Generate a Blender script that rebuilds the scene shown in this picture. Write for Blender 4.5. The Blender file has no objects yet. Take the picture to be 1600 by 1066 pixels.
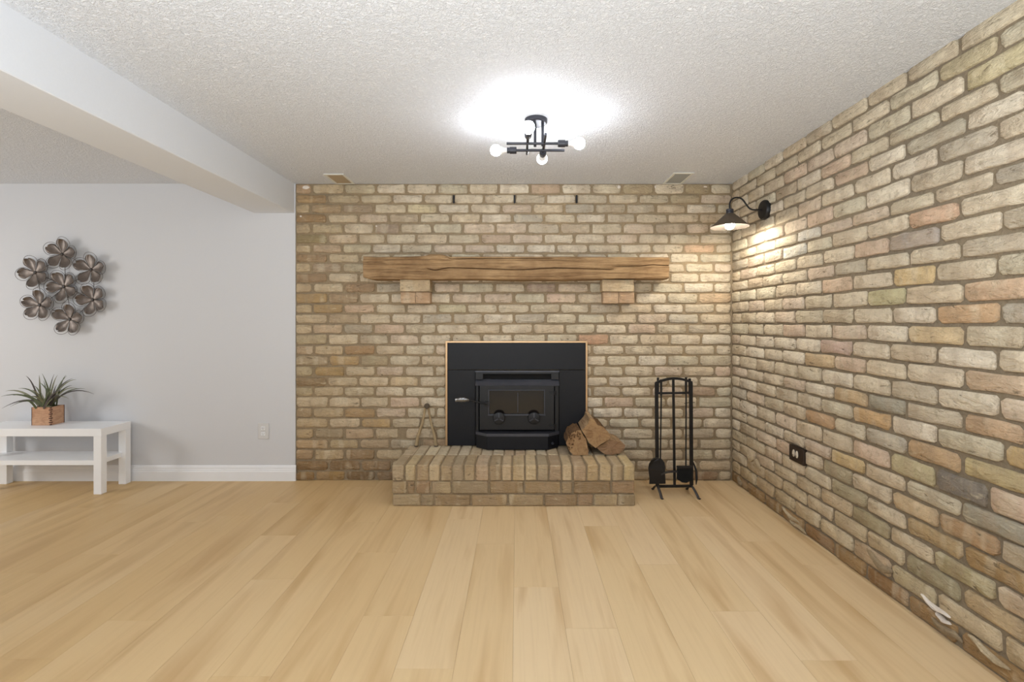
import bpy, bmesh, math, random
from mathutils import Vector, Matrix, noise

# ------------------------------------------------------------------ frame
F = 766.0            # focal length in px of the 1600x1066 frame
VX, VY = 808.0, 503.0
D = 3.81             # distance of the back wall
CZ = 1.2338          # camera height
S = F / D
XR = (1143 - VX) / S # right wall
H = (751 - 287) / S  # ceiling height
R = random.Random(7)
PI = math.pi

def P(px, py, y):
    return Vector(((px - VX) * y / F, y, CZ - (py - VY) * y / F))

sc = bpy.context.scene
col = sc.collection
cam_d = bpy.data.cameras.new('camera')
cam_d.sensor_width = 36.0
cam_d.lens = F / 1600 * 36.0
cam_d.shift_x = -(VX - 800) / 1600
cam_d.shift_y = (VY - 533) / 1600
cam_d.clip_start = 0.02
cam = bpy.data.objects.new('camera', cam_d)
cam.location = (0, 0, CZ)
cam.rotation_euler = (PI / 2, 0, 0)
col.objects.link(cam)
sc.camera = cam
sc.view_settings.view_transform = 'Standard'
sc.view_settings.look = 'None'
sc.view_settings.gamma = 1.0
sc.view_settings.use_curve_mapping = False
sc.view_settings.exposure = 0.3
try:
    sc.cycles.use_denoising = True
except Exception:
    pass

world = bpy.data.worlds.new('world')
sc.world = world
world.use_nodes = True
bg = world.node_tree.nodes['Background']
bg.inputs['Color'].default_value = (0.93, 0.96, 1.0, 1)
bg.inputs['Strength'].default_value = 0.5

def area(name, loc, target, sx, sy, power, color):
    d = bpy.data.lights.new(name, 'AREA')
    d.shape = 'RECTANGLE'; d.size = sx; d.size_y = sy
    d.energy = power; d.color = color
    o = bpy.data.objects.new(name, d)
    o.location = loc
    o.rotation_euler = (Vector(target) - Vector(loc)).to_track_quat('-Z', 'Y').to_euler()
    col.objects.link(o)
    return o
# added frontal fill behind the camera, and a window to the left of the white bench
area('front_fill', (-0.6, -1.3, 1.9), (-0.2, 3.8, 1.1), 3.2, 1.4, 14, (0.93, 0.96, 1.0))
area('side_window', (-5.05, 2.1, 1.35), (-3.2, 3.5, 0.6), 0.55, 0.8, 17, (1.0, 0.99, 0.97))
area('ceiling_fill', (-0.3, -0.45, 1.1), (-0.3, -0.2, 2.3), 2.6, 1.1, 108, (0.90, 0.955, 1.0))  # added fill behind the camera, aimed up to brighten the ceiling
BULB = 66.0
SCONCE = 270.0

# ------------------------------------------------------------------ materials
def lin(c):
    return tuple(((v / 255) / 12.92 if v / 255 <= 0.04045 else ((v / 255 + 0.055) / 1.055) ** 2.4) for v in c) + (1.0,)

class NT:
    def __init__(s, name):
        s.m = bpy.data.materials.new(name); s.m.use_nodes = True
        s.t = s.m.node_tree; s.b = s.t.nodes['Principled BSDF']
    def n(s, kind, **kw):
        nd = s.t.nodes.new(kind)
        for k, v in kw.items():
            setattr(nd, k, v)
        return nd
    def l(s, a, b):
        s.t.links.new(a, b)
    def noise(s, vec, scale, detail=3.0, rough=0.55, dist=0.0):
        nd = s.n('ShaderNodeTexNoise')
        nd.inputs['Scale'].default_value = scale; nd.inputs['Detail'].default_value = detail
        nd.inputs['Roughness'].default_value = rough; nd.inputs['Distortion'].default_value = dist
        if vec is not None: s.l(vec, nd.inputs['Vector'])
        return nd.outputs['Fac']
    def ramp(s, fac, a, b, va=0.0, vb=1.0):
        nd = s.n('ShaderNodeMapRange')
        nd.inputs['From Min'].default_value = a; nd.inputs['From Max'].default_value = b
        nd.inputs['To Min'].default_value = va; nd.inputs['To Max'].default_value = vb
        s.l(fac, nd.inputs['Value'])
        return nd.outputs['Result']
    def mix(s, fac, a, b, mode='MIX'):
        nd = s.n('ShaderNodeMix', data_type='RGBA', blend_type=mode)
        for v, sock in ((fac, nd.inputs[0]), (a, nd.inputs[6]), (b, nd.inputs[7])):
            if hasattr(v, 'links'): s.l(v, sock)
            else: sock.default_value = v
        return nd.outputs[2]
    def vscale(s, vec, sc_):
        nd = s.n('ShaderNodeVectorMath', operation='MULTIPLY')
        s.l(vec, nd.inputs[0]); nd.inputs[1].default_value = sc_
        return nd.outputs[0]
    def vadd(s, a, b):
        nd = s.n('ShaderNodeVectorMath', operation='ADD')
        s.l(a, nd.inputs[0]); s.l(b, nd.inputs[1])
        return nd.outputs[0]
    def bump(s, h, strength, dist):
        nd = s.n('ShaderNodeBump')
        nd.inputs['Strength'].default_value = strength; nd.inputs['Distance'].default_value = dist
        s.l(h, nd.inputs['Height']); s.l(nd.outputs['Normal'], s.b.inputs['Normal'])
    def set(s, **kw):
        for k, v in kw.items():
            s.b.inputs[k.replace('_', ' ')].default_value = v

def objvec(t):
    tc = t.n('ShaderNodeTexCoord'); oi = t.n('ShaderNodeObjectInfo')
    k = t.n('ShaderNodeMath', operation='MULTIPLY'); t.l(oi.outputs['Random'], k.inputs[0]); k.inputs[1].default_value = 37.0
    cb = t.n('ShaderNodeCombineXYZ')
    for i in range(3): t.l(k.outputs[0], cb.inputs[i])
    return t.vadd(tc.outputs['Object'], cb.outputs[0]), oi

def simple(name, c, rough=0.5, metal=0.0, spec=0.5, nscale=0.0, bump=0.0, dist=0.002, var=0.06):
    t = NT(name)
    t.set(Base_Color=lin(c), Roughness=rough, Metallic=metal)
    t.b.inputs['Specular IOR Level'].default_value = spec
    tc = t.n('ShaderNodeTexCoord')
    nf = t.noise(tc.outputs['Object'], nscale if nscale else 12.0)
    cc = t.mix(t.ramp(nf, 0.3, 0.7), tuple(v * (1 - var) for v in lin(c)[:3]) + (1,), tuple(min(1, v * (1 + var)) for v in lin(c)[:3]) + (1,))
    t.l(cc, t.b.inputs['Base Color'])
    if bump: t.bump(nf, bump, dist)
    return t.m

def brick_material(name, attr):
    t = NT(name)
    if attr:
        at = t.n('ShaderNodeAttribute'); at.attribute_name = 'Col'
        base = at.outputs['Color']; vec = t.n('ShaderNodeTexCoord').outputs['Object']
    else:
        vec, oi = objvec(t); base = oi.outputs['Color']
    n1 = t.noise(vec, 9.0, 4, 0.6, 0.3)
    n2 = t.noise(vec, 34.0, 4, 0.65)
    n3 = t.noise(vec, 120.0, 3, 0.6)
    n4 = t.noise(t.vscale(vec, (14, 30, 40)), 1.0, 4, 0.7, 0.6)
    c = t.mix(t.ramp(n1, 0.3, 0.7), (0.88, 0.87, 0.86, 1), (1.10, 1.10, 1.10, 1))
    c = t.mix(1.0, base, c, 'MULTIPLY')
    n5 = t.noise(t.vscale(vec, (11.0, 1.0, 3.0)), 1.0, 2, 0.5)
    c = t.mix(t.ramp(n5, 0.50, 0.62, 0, 0.34), c, lin((176, 155, 130)))       # kiln bands
    c = t.mix(t.ramp(n5, 0.44, 0.34, 0, 0.30), c, lin((228, 216, 190)))
    c = t.mix(t.ramp(n2, 0.54, 0.68, 0, 0.48), c, lin((158, 142, 116)))        # grime in the face
    c = t.mix(t.ramp(n4, 0.60, 0.74, 0, 0.55), c, lin((222, 208, 178)))       # chalky patches
    c = t.mix(t.ramp(n4, 0.37, 0.30, 0, 0.75), c, lin((104, 90, 70)))          # pits
    c = t.mix(t.ramp(n3, 0.4, 0.75, 0.0, 0.15), c, lin((120, 104, 84)))
    t.l(c, t.b.inputs['Base Color'])
    t.set(Roughness=0.92); t.b.inputs['Specular IOR Level'].default_value = 0.15
    h = t.n('ShaderNodeMath', operation='ADD'); t.l(n2, h.inputs[0]); t.l(t.ramp(n4, 0.25, 0.6), h.inputs[1])
    t.bump(h.outputs[0], 1.0, 0.006)
    return t.m

def mortar_material(name, a, b):
    t = NT(name)
    v = t.n('ShaderNodeTexCoord').outputs['Object']
    n1 = t.noise(v, 2.2, 4); n2 = t.noise(v, 60.0, 5, 0.7)
    c = t.mix(t.ramp(n1, 0.35, 0.65), lin(a), lin(b))
    c = t.mix(t.ramp(n2, 0.4, 0.75, 0, 0.45), c, lin((92, 78, 60)))
    t.l(c, t.b.inputs['Base Color']); t.set(Roughness=0.95)
    t.b.inputs['Specular IOR Level'].default_value = 0.1
    t.bump(n2, 0.8, 0.008)
    return t.m

def wood_floor():
    t = NT('maple_plank')
    vec, oi = objvec(t)
    g1 = t.noise(t.vscale(vec, (9.0, 0.9, 1)), 1.0, 3, 0.5, 0.4)
    g2 = t.noise(t.vscale(vec, (60.0, 2.2, 1)), 1.0, 4, 0.6, 0.5)
    g3 = t.noise(t.vscale(vec, (5.0, 1.4, 1)), 1.0, 2, 0.5)
    c = t.mix(t.ramp(g1, 0.50, 0.70, 0, 0.7), oi.outputs['Color'], lin((192, 156, 108)))
    c = t.mix(t.ramp(g3, 0.52, 0.75, 0, 0.35), c, lin((226, 200, 158)))
    c = t.mix(t.ramp(g2, 0.45, 0.8, 0, 0.16), c, lin((176, 140, 98)))
    t.l(c, t.b.inputs['Base Color'])
    t.set(Roughness=0.48); t.b.inputs['Specular IOR Level'].default_value = 0.35
    t.bump(g2, 0.12, 0.001)
    return t.m

def wood(name, a, b, dark, axis_scale, rough=0.8, bump=0.5):
    t = NT(name)
    v = t.n('ShaderNodeTexCoord').outputs['Object']
    g1 = t.noise(t.vscale(v, axis_scale), 1.0, 5, 0.65, 0.8)
    g2 = t.noise(v, 7.0, 3)
    g3 = t.noise(t.vscale(v, tuple(3 * k for k in axis_scale)), 1.0, 4, 0.7, 0.4)
    c = t.mix(t.ramp(g2, 0.35, 0.65), lin(a), lin(b))
    c = t.mix(t.ramp(g1, 0.47, 0.66, 0, 0.75), c, lin(dark))
    c = t.mix(t.ramp(g3, 0.48, 0.70, 0, 0.5), c, lin(dark))
    t.l(c, t.b.inputs['Base Color']); t.set(Roughness=rough)
    t.b.inputs['Specular IOR Level'].default_value = 0.25
    h = t.n('ShaderNodeMath', operation='ADD'); t.l(g1, h.inputs[0]); t.l(g3, h.inputs[1])
    t.bump(h.outputs[0], bump, 0.006)
    return t.m

def ceiling_material():
    t = NT('stippled_ceiling')
    v = t.n('ShaderNodeTexCoord').outputs['Object']
    vo = t.n('ShaderNodeTexVoronoi'); vo.inputs['Scale'].default_value = 62.0; t.l(v, vo.inputs['Vector'])
    n = t.noise(v, 78.0, 4, 0.6, 1.2); n2 = t.noise(v, 28.0, 2)
    m = t.n('ShaderNodeMath', operation='MULTIPLY_ADD')
    t.l(t.ramp(n, 0.42, 0.62), m.inputs[0]); m.inputs[1].default_value = 1.0; t.l(t.ramp(n2, 0.3, 0.7, 0, 0.5), m.inputs[2])
    c = t.mix(t.ramp(n, 0.38, 0.62), lin((230, 233, 238)), lin((241, 244, 249)))
    t.l(c, t.b.inputs['Base Color']); t.set(Roughness=0.95)
    t.b.inputs['Specular IOR Level'].default_value = 0.1
    t.bump(m.outputs[0], 0.75, 0.0055)
    return t.m

def emitter(name, c, s):
    t = NT(name)
    t.set(Base_Color=lin(c), Roughness=0.3)
    t.b.inputs['Emission Color'].default_value = lin(c)
    t.b.inputs['Emission Strength'].default_value = s
    return t.m

M = {}
M['brick'] = brick_material('reclaimed_buff_brick', False)
M['brick_joined'] = brick_material('reclaimed_buff_brick_joined', True)
M['mortar'] = mortar_material('mortar', (168, 148, 118), (156, 140, 116))
M['mortar_right'] = mortar_material('grey_mortar', (152, 138, 116), (142, 130, 112))
M['mortar_light'] = mortar_material('light_mortar', (205, 188, 158), (176, 156, 124))
M['floor'] = wood_floor()
M['subfloor'] = simple('subfloor', (128, 100, 68), 0.9)
M['paint'] = simple('white_wall_paint', (212, 213, 216), 0.75, nscale=180, bump=0.08, dist=0.001, var=0.01)
M['bulk'] = simple('white_bulkhead_paint', (224, 228, 234), 0.7, nscale=150, bump=0.06, dist=0.001, var=0.01)
M['trim'] = simple('white_trim_gloss', (240, 241, 243), 0.35, var=0.01)
M['ceiling'] = ceiling_material()
M['mantel'] = wood('rough_hewn_beam', (184, 152, 112), (156, 125, 90), (96, 68, 42), (1.8, 30, 46), 0.85, 1.0)
M['white'] = simple('white_laminate', (248, 249, 251), 0.35, var=0.01)
M['blackpanel'] = simple('satin_black_steel', (15, 17, 23), 0.5, metal=0.0, spec=0.35, nscale=90, var=0.12)
M['castiron'] = simple('cast_iron', (22, 23, 26), 0.42, metal=0.2, nscale=140, bump=0.15, dist=0.001, var=0.15)
M['ironlip'] = simple('iron_edge_highlight', (78, 80, 88), 0.34, metal=0.4, var=0.1)  # lighter than the cast iron; edge highlights are put into the colour
M['darkhole'] = simple('recess_black', (8, 8, 9), 0.9)  # near-black, stands in for the dark of the slot recess
M['brass'] = simple('brushed_brass_trim', (198, 164, 124), 0.35, metal=0.6)
M['spring'] = simple('chromed_spring', (200, 202, 206), 0.25, metal=1.0)
M['glass'] = simple('smoked_stove_glass', (22, 19, 18), 0.15, nscale=20, var=0.25)
M['wrought'] = simple('black_wrought_iron', (20, 17, 18), 0.5, metal=0.2, nscale=60, bump=0.1)
M['bristle'] = simple('black_bristle', (14, 16, 17), 0.95, nscale=200, bump=0.6)
M['footmetal'] = simple('worn_iron_foot', (62, 60, 62), 0.45, metal=0.4)
M['lampmetal'] = simple('dark_lamp_metal', (52, 53, 60), 0.4, metal=0.3)
M['shade'] = simple('dark_bronze_shade', (96, 84, 72), 0.4, metal=0.35)
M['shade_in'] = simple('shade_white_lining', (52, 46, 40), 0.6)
M['black'] = simple('black_metal', (22, 22, 25), 0.45, metal=0.2)
M['bulb'] = emitter('lit_bulb', (246, 249, 255), BULB)
M['sbulb'] = emitter('lit_warm_bulb', (255, 246, 230), SCONCE)
M['bulbneck'] = simple('frosted_bulb_neck', (240, 240, 240), 0.3)
M['petal'] = simple('taupe_brushed_metal', (100, 90, 83), 0.38, metal=0.5, nscale=26, bump=0.3, dist=0.004, var=0.25)
M['wire'] = simple('dark_wire', (74, 66, 62), 0.4, metal=0.5)
M['core'] = simple('dark_flower_centre', (36, 26, 20), 0.5)
M['leaf'] = simple('grass_green_leaf', (82, 90, 60), 0.5, nscale=40, var=0.3)
M['leaf2'] = simple('olive_leaf', (118, 118, 88), 0.5, nscale=40, var=0.25)
M['leaf3'] = simple('purplish_leaf', (70, 62, 58), 0.5, nscale=40, var=0.25)
M['pot'] = wood('copper_toned_wood', (206, 166, 134), (192, 148, 116), (154, 108, 80), (8, 8, 22), 0.5, 0.15)
M['potdark'] = simple('dark_pot_seam', (92, 54, 36), 0.5)
M['soil'] = simple('dark_soil', (52, 42, 32), 0.95, nscale=80, bump=0.5)
M['stick'] = wood('pale_aged_wood', (176, 156, 122), (160, 140, 106), (120, 100, 72), (30, 30, 6), 0.75, 0.2)
M['darkwood'] = simple('dark_pivot', (84, 72, 56), 0.7)
M['endgrain'] = wood('cut_end_grain', (178, 146, 106), (162, 128, 92), (122, 90, 60), (16, 6, 16), 0.85, 0.5)
M['endgrain2'] = wood('greyish_cut_end_grain', (156, 126, 96), (146, 114, 86), (112, 86, 62), (14, 6, 22), 0.85, 0.5)
M['split'] = wood('split_log_side', (182, 154, 118), (166, 136, 102), (110, 80, 54), (30, 4, 30), 0.9, 0.6)
M['bark'] = wood('rough_bark', (128, 98, 68), (106, 78, 54), (62, 44, 30), (40, 8, 40), 0.95, 1.0)
M['outlet'] = simple('ivory_plastic', (214, 213, 212), 0.4, var=0.01)
M['slot'] = simple('outlet_slot', (90, 90, 92), 0.6)
M['brownplate'] = simple('dark_brown_plate', (44, 32, 24), 0.4, nscale=70, bump=0.2)
M['cream'] = simple('cream_receptacle', (206, 196, 178), 0.45)
M['ventpaint'] = simple('vent_paint', (196, 196, 192), 0.5)
M['ventlip'] = simple('vent_lip', (226, 226, 218), 0.45)
M['venttan'] = simple('tan_vent_slat', (168, 148, 118), 0.6)
M['ventgrey'] = simple('grey_vent_slat', (152, 152, 146), 0.6)
M['flake'] = simple('white_plaster_flake', (226, 216, 204), 0.8, nscale=60, bump=0.5)

# ------------------------------------------------------------------ helpers
def link_mesh(name, me, parent=None, origin=None):
    o = bpy.data.objects.new(name, me)
    col.objects.link(o)
    if parent is not None: o.parent = parent
    return o

def wloc(o):
    v = Vector((0, 0, 0))
    while o is not None:
        v = v + o.location; o = o.parent
    return v

def obj(name, bm, mat, parent=None, smooth=False, origin=None):
    """bm holds world coordinates; the object's origin goes to its bounding-box base centre."""
    bmesh.ops.recalc_face_normals(bm, faces=bm.faces)
    xs = [v.co for v in bm.verts]
    lo = Vector([min(c[i] for c in xs) for i in range(3)]); hi = Vector([max(c[i] for c in xs) for i in range(3)])
    og = Vector(origin) if origin is not None else Vector(((lo.x + hi.x) / 2, (lo.y + hi.y) / 2, lo.z))
    for v in bm.verts: v.co -= og
    me = bpy.data.meshes.new(name)
    bm.to_mesh(me); bm.free()
    if smooth:
        for p in me.polygons: p.use_smooth = True
        try: me.set_sharp_from_angle(angle=math.radians(40))
        except Exception: pass
    for mm in (mat if isinstance(mat, (list, tuple)) else [mat]): me.materials.append(mm)
    o = link_mesh(name, me, parent)
    o.location = og - (wloc(parent) if parent is not None else Vector((0, 0, 0)))
    return o

def thing(name, label, cat, loc, group=None):
    o = bpy.data.objects.new(name, None)
    o.empty_display_size = 0.05
    o.location = loc; col.objects.link(o)
    tag(o, label, cat, group)
    return o

def tag(o, label, cat, group=None):
    o['label'] = label; o['category'] = cat
    if group: o['group'] = group
    return o

def struct(o, label=None, cat=None):
    o['kind'] = 'structure'
    if label: o['label'] = label
    if cat: o['category'] = cat
    return o

def B(): return bmesh.new()

def box(bm, x0, x1, y0, y1, z0, z1, bev=0.0, seg=1):
    r = bmesh.ops.create_cube(bm, size=1.0)
    vs = r['verts']
    for v in vs:
        v.co = Vector((x0 + (v.co.x + .5) * (x1 - x0), y0 + (v.co.y + .5) * (y1 - y0), z0 + (v.co.z + .5) * (z1 - z0)))
    if bev > 0:
        es = list({e for v in vs for e in v.link_edges})
        bmesh.ops.bevel(bm, geom=es, offset=bev, segments=seg, affect='EDGES', profile=0.5)
    return bm

def prism(bm, pts, vec):
    """pts: closed polygon of Vectors, extruded along vec."""
    a = [bm.verts.new(p) for p in pts]; b = [bm.verts.new(p + vec) for p in pts]
    n = len(pts)
    bm.faces.new(a); bm.faces.new(list(reversed(b)))
    for i in range(n):
        bm.faces.new([a[i], b[i], b[(i + 1) % n], a[(i + 1) % n]])
    return bm

def tube(bm, pts, rad, seg=10, cap=True, flat=1.0, up=None):
    pts = [Vector(p) for p in pts]; rings = []
    rr = rad if isinstance(rad, (list, tuple)) else [rad] * len(pts)
    prev = None
    for i, p in enumerate(pts):
        d = (pts[min(i + 1, len(pts) - 1)] - pts[max(i - 1, 0)]).normalized()
        if prev is None:
            u = Vector(up) if up else (Vector((0, 0, 1)) if abs(d.z) < 0.9 else Vector((1, 0, 0)))
        else: u = prev
        u = (u - d * u.dot(d)).normalized(); prev = u; w = d.cross(u)
        rings.append([bm.verts.new(p + (u * math.cos(2 * PI * k / seg) * flat + w * math.sin(2 * PI * k / seg)) * rr[i]) for k in range(seg)])
    for a, b in zip(rings, rings[1:]):
        for k in range(seg):
            bm.faces.new([a[k], a[(k + 1) % seg], b[(k + 1) % seg], b[k]])
    if cap:
        bm.faces.new(rings[0][::-1]); bm.faces.new(rings[-1])
    return bm

def lathe(bm, base, axis, prof, seg=24):
    """prof: list of (radius, distance along axis)."""
    ax = Vector(axis).normalized(); base = Vector(base)
    u = ax.orthogonal().normalized(); w = ax.cross(u)
    rings = []
    for r, h in prof:
        if r <= 1e-6: rings.append([bm.verts.new(base + ax * h)])
        else: rings.append([bm.verts.new(base + ax * h + (u * math.cos(2 * PI * k / seg) + w * math.sin(2 * PI * k / seg)) * r) for k in range(seg)])
    for a, b in zip(rings, rings[1:]):
        for k in range(seg):
            k2 = (k + 1) % seg
            if len(a) == 1: bm.faces.new([a[0], b[k2], b[k]])
            elif len(b) == 1: bm.faces.new([a[k], a[k2], b[0]])
            else: bm.faces.new([a[k], a[k2], b[k2], b[k]])
    return bm

def bez(p0, p1, p2, n=8):
    return [(1 - t) ** 2 * Vector(p0) + 2 * t * (1 - t) * Vector(p1) + t * t * Vector(p2) for t in [i / n for i in range(n + 1)]]

def bar(bm, a, b, w, d):
    """flat bar between a and b, w wide in the picture plane, d deep along y."""
    a = Vector(a); b = Vector(b); t = (b - a).normalized()
    side = Vector((t.z, 0, -t.x)).normalized() * (w / 2); dep = Vector((0, d, 0))
    prism(bm, [a - side - dep / 2, a + side - dep / 2, b + side - dep / 2, b - side - dep / 2], dep)

# ------------------------------------------------------------------ brick meshes
def brick_verts(L, Hh, dep, seed, jit=0.0036):
    r = random.Random(seed)
    c = [r.uniform(0.005, 0.017) for _ in range(4)]
    hx, hz = L / 2, Hh / 2
    pts = [(-hx, -hz + c[0]), (-hx + c[0], -hz)]
    if L > 0.15: pts += [(-hx / 3, -hz), (hx / 3, -hz)]
    else: pts += [(0, -hz)]
    pts += [(hx - c[1], -hz), (hx, -hz + c[1]), (hx, hz - c[2]), (hx - c[2], hz)]
    if L > 0.15: pts += [(hx / 3, hz), (-hx / 3, hz)]
    else: pts += [(0, hz)]
    pts += [(-hx + c[3], hz), (-hx, hz - c[3])]
    pts = [(x + r.uniform(-jit, jit), z + r.uniform(-jit, jit)) for x, z in pts]
    n = len(pts); V = []; Fc = []
    for x, z in pts: V.append((x * 1.01, 0.0, z * 1.02))
    for x, z in pts: V.append((x, -dep + 0.004, z))
    ins = 0.005
    for x, z in pts:
        V.append((x - math.copysign(ins, x) if abs(x) > hx * 0.7 else x, -dep - r.uniform(-0.0012, 0.0012), z - math.copysign(ins, z) if abs(z) > hz * .5 else z))
    for k in range(2):
        for i in range(n):
            j = (i + 1) % n
            Fc.append((k * n + i, k * n + j, (k + 1) * n + j, (k + 1) * n + i))
    Fc.append(tuple(range(2 * n, 3 * n)))
    return V, Fc

def brick_mesh(L, Hh, dep, seed):
    V, Fc = brick_verts(L, Hh, dep, seed)
    me = bpy.data.meshes.new('brick')
    me.from_pydata(V, [], Fc); me.update()
    for p in me.polygons: p.use_smooth = True
    me.polygons[len(me.polygons) - 1].use_smooth = True
    me.materials.append(M['brick'])
    return me

DEP = 0.024
NOM = {'full': (0.232, 0.066), 'half': (0.112, 0.066)}
VAR = {k: [brick_mesh(v[0], v[1], DEP, 100 * i + (5 if k == 'half' else 0)) for i in range(14)] for k, v in NOM.items()}

PAL = [((220, 206, 182), 10), ((214, 200, 175), 9), ((224, 212, 191), 8), ((208, 195, 170), 6), ((214, 197, 170), 5),
       ((208, 198, 174), 5), ((212, 194, 173), 4), ((200, 187, 165), 3), ((218, 200, 177), 3), ((200, 184, 160), 2),
       ((213, 190, 167), 2), ((194, 184, 166), 2)]
PALW = [p for p, w in PAL for _ in range(w)]

def soft(c, a=0.3):
    return tuple(v * (1 - a) + w * a for v, w in zip(c, (212, 198, 172)))

def tint(c, k):
    return tuple(max(0, min(255, a * b)) for a, b in zip(c, k))

def place_bricks(wall, specs, to_world, rotz, part_limit, stuff_mat):
    """specs: (u0,u1,z0,z1,colour,size,seed). to_world(u, z, off)->Vector ; the largest are objects, the rest one joined part."""
    specs = sorted(specs, key=lambda s: -s[5])
    wl = wloc(wall)
    VV, FF, CC = [], [], []
    for i, (u0, u1, z0, z1, c, size, seed) in enumerate(specs):
        r = random.Random(seed)
        L = u1 - u0; Hh = z1 - z0
        kind = 'full' if L > 0.16 else 'half'
        nl, nh = NOM[kind]
        off = r.uniform(-0.003, 0.003); ry = r.uniform(-0.006, 0.006)
        loc = to_world((u0 + u1) / 2, (z0 + z1) / 2, off)
        if i < part_limit:
            o = link_mesh('brick', VAR[kind][r.randrange(14)], wall)
            o.location = loc - wl
            fl = -1 if False else 1
            o.rotation_euler = (0, ry, rotz) if rotz == 0 else (0, 0, rotz)
            if rotz: o.rotation_euler = (ry, 0, rotz) if False else (0, ry, rotz)
            o.scale = (L / nl, 1, Hh / nh)
            o.color = lin(c)
        else:
            V, Fc = brick_verts(L, Hh, DEP, seed)
            m = Matrix.Translation(loc - wl) @ Matrix.Rotation(rotz, 4, 'Z') @ Matrix.Rotation(ry, 4, 'Y')
            b0 = len(VV)
            VV += [tuple(m @ Vector(v)) for v in V]; FF += [tuple(b0 + k for k in f) for f in Fc]; CC += [lin(c)] * len(V)
    if VV:
        me = bpy.data.meshes.new('brickwork')
        me.from_pydata(VV, [], FF); me.update()
        at = me.color_attributes.new('Col', 'FLOAT_COLOR', 'POINT')
        for k, cc in enumerate(CC): at.data[k].color = cc
        for p in me.polygons: p.use_smooth = True
        me.materials.append(stuff_mat)
        o = link_mesh('brickwork', me, wall)
        o['kind'] = 'stuff'

# ------------------------------------------------------------------ floor
Y0 = -1.5            # where the modelled room opens behind the camera
XL = -5.2
bm = B(); box(bm, XL, XR + 0.12, Y0, D + 0.1, -0.06, -0.010)
floor = struct(obj('floor', bm, M['subfloor'], origin=(0, 0, -0.01)), 'pale maple plank floor running towards the fireplace')
PW = 0.2095; PL = 1.32
ends = {0: 2.28, 1: 1.973, 2: 2.96, 3: 2.49, 4: 2.09, 5: 1.785, 7: 2.49, -1: 2.723, -2: 1.744, -3: 2.056, -4: 2.62, -5: 1.706, -6: 2.345, -7: 2.83, -8: 2.024, -9: 1.793, 6: 2.75}
bm = B(); box(bm, -PW / 2 + .0003, PW / 2 - .0003, -PL / 2 + .0003, PL / 2 - .0003, -0.009, 0, 0.0004)
plank_me = bpy.data.meshes.new('plank'); bm.to_mesh(plank_me); bm.free(); plank_me.materials.append(M['floor'])
FC = [(225, 199, 157), (223, 196, 153), (227, 202, 162), (222, 195, 152), (224, 198, 155), (228, 203, 163)]
for k in range(-25, 9):
    xc = -0.0154 + (k + .5) * PW
    x0, x1 = xc - PW / 2, xc + PW / 2
    if x1 > XR + 0.02: x1 = XR + 0.02
    if x0 > XR: continue
    e = ends.get(k, 1.6 + R.random() * PL)
    while e > Y0: e -= PL
    while e < D + 0.01:
        ya, yb = max(e, Y0), min(e + PL, D + 0.02)
        if yb - ya > 0.04:
            if (yb - ya) > PL - 1e-4 and (x1 - x0) > PW - 1e-4:
                me = plank_me; o = link_mesh('plank', me, floor); o.location = (xc, (ya + yb) / 2, 0.01)
            else:
                bm = B(); box(bm, x0 + .0003, x1 - .0003, ya + .0003, yb - .0003, -0.009, 0.0, 0.0004)
                o = obj('plank', bm, M['floor'], floor, origin=((x0 + x1) / 2, (ya + yb) / 2, 0))
            c = R.choice(FC)
            q_ = min(1, max(0, (-k) / 9)); c = tint(c, (1 - .05 * q_, 1 - .09 * q_, 1 - .17 * q_))
            o.color = lin(c)
        e += PL

# ------------------------------------------------------------------ ceiling, bulkhead, painted walls
bm = B(); box(bm, XL, XR + 0.12, Y0, D + 0.1, H, H + 0.08)
struct(obj('ceiling', bm, M['ceiling']), 'white stippled ceiling')
xb0, xb1, zb = (397 - VX) / S, (460 - VX) / S, (751 - 333) / S
bm = B(); box(bm, xb0, xb1, Y0, D + 0.02, zb, H + 0.01, 0.004)
struct(obj('ceiling_bulkhead', bm, M['bulk']), 'white boxed bulkhead running along the ceiling')
xw = (461.5 - VX) / S
bm = B(); box(bm, XL, xw, D, D + 0.12, 0, H)
struct(obj('wall_back_left', bm, M['paint']), 'plain white painted wall beside the brick')
bm = B(); box(bm, XL - 0.1, XL, Y0, D + 0.1, -0.01, H + 0.02)
struct(obj('wall_left', bm, M['paint']), 'white painted side wall')
# baseboard with a moulded profile
xe = (463 - VX) / S
prof = [(0, 0), (-.016, 0), (-.016, .072), (-.013, .078), (-.013, .084), (-.009, .094), (-.009, .102), (-.006, .112), (-.003, .118), (0, .12)]
bm = B(); prism(bm, [Vector((XL, D + y, z)) for y, z in prof], Vector((xe - XL, 0, 0)))
struct(obj('baseboard_back', bm, M['trim']), 'white moulded baseboard under the white wall')

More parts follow.
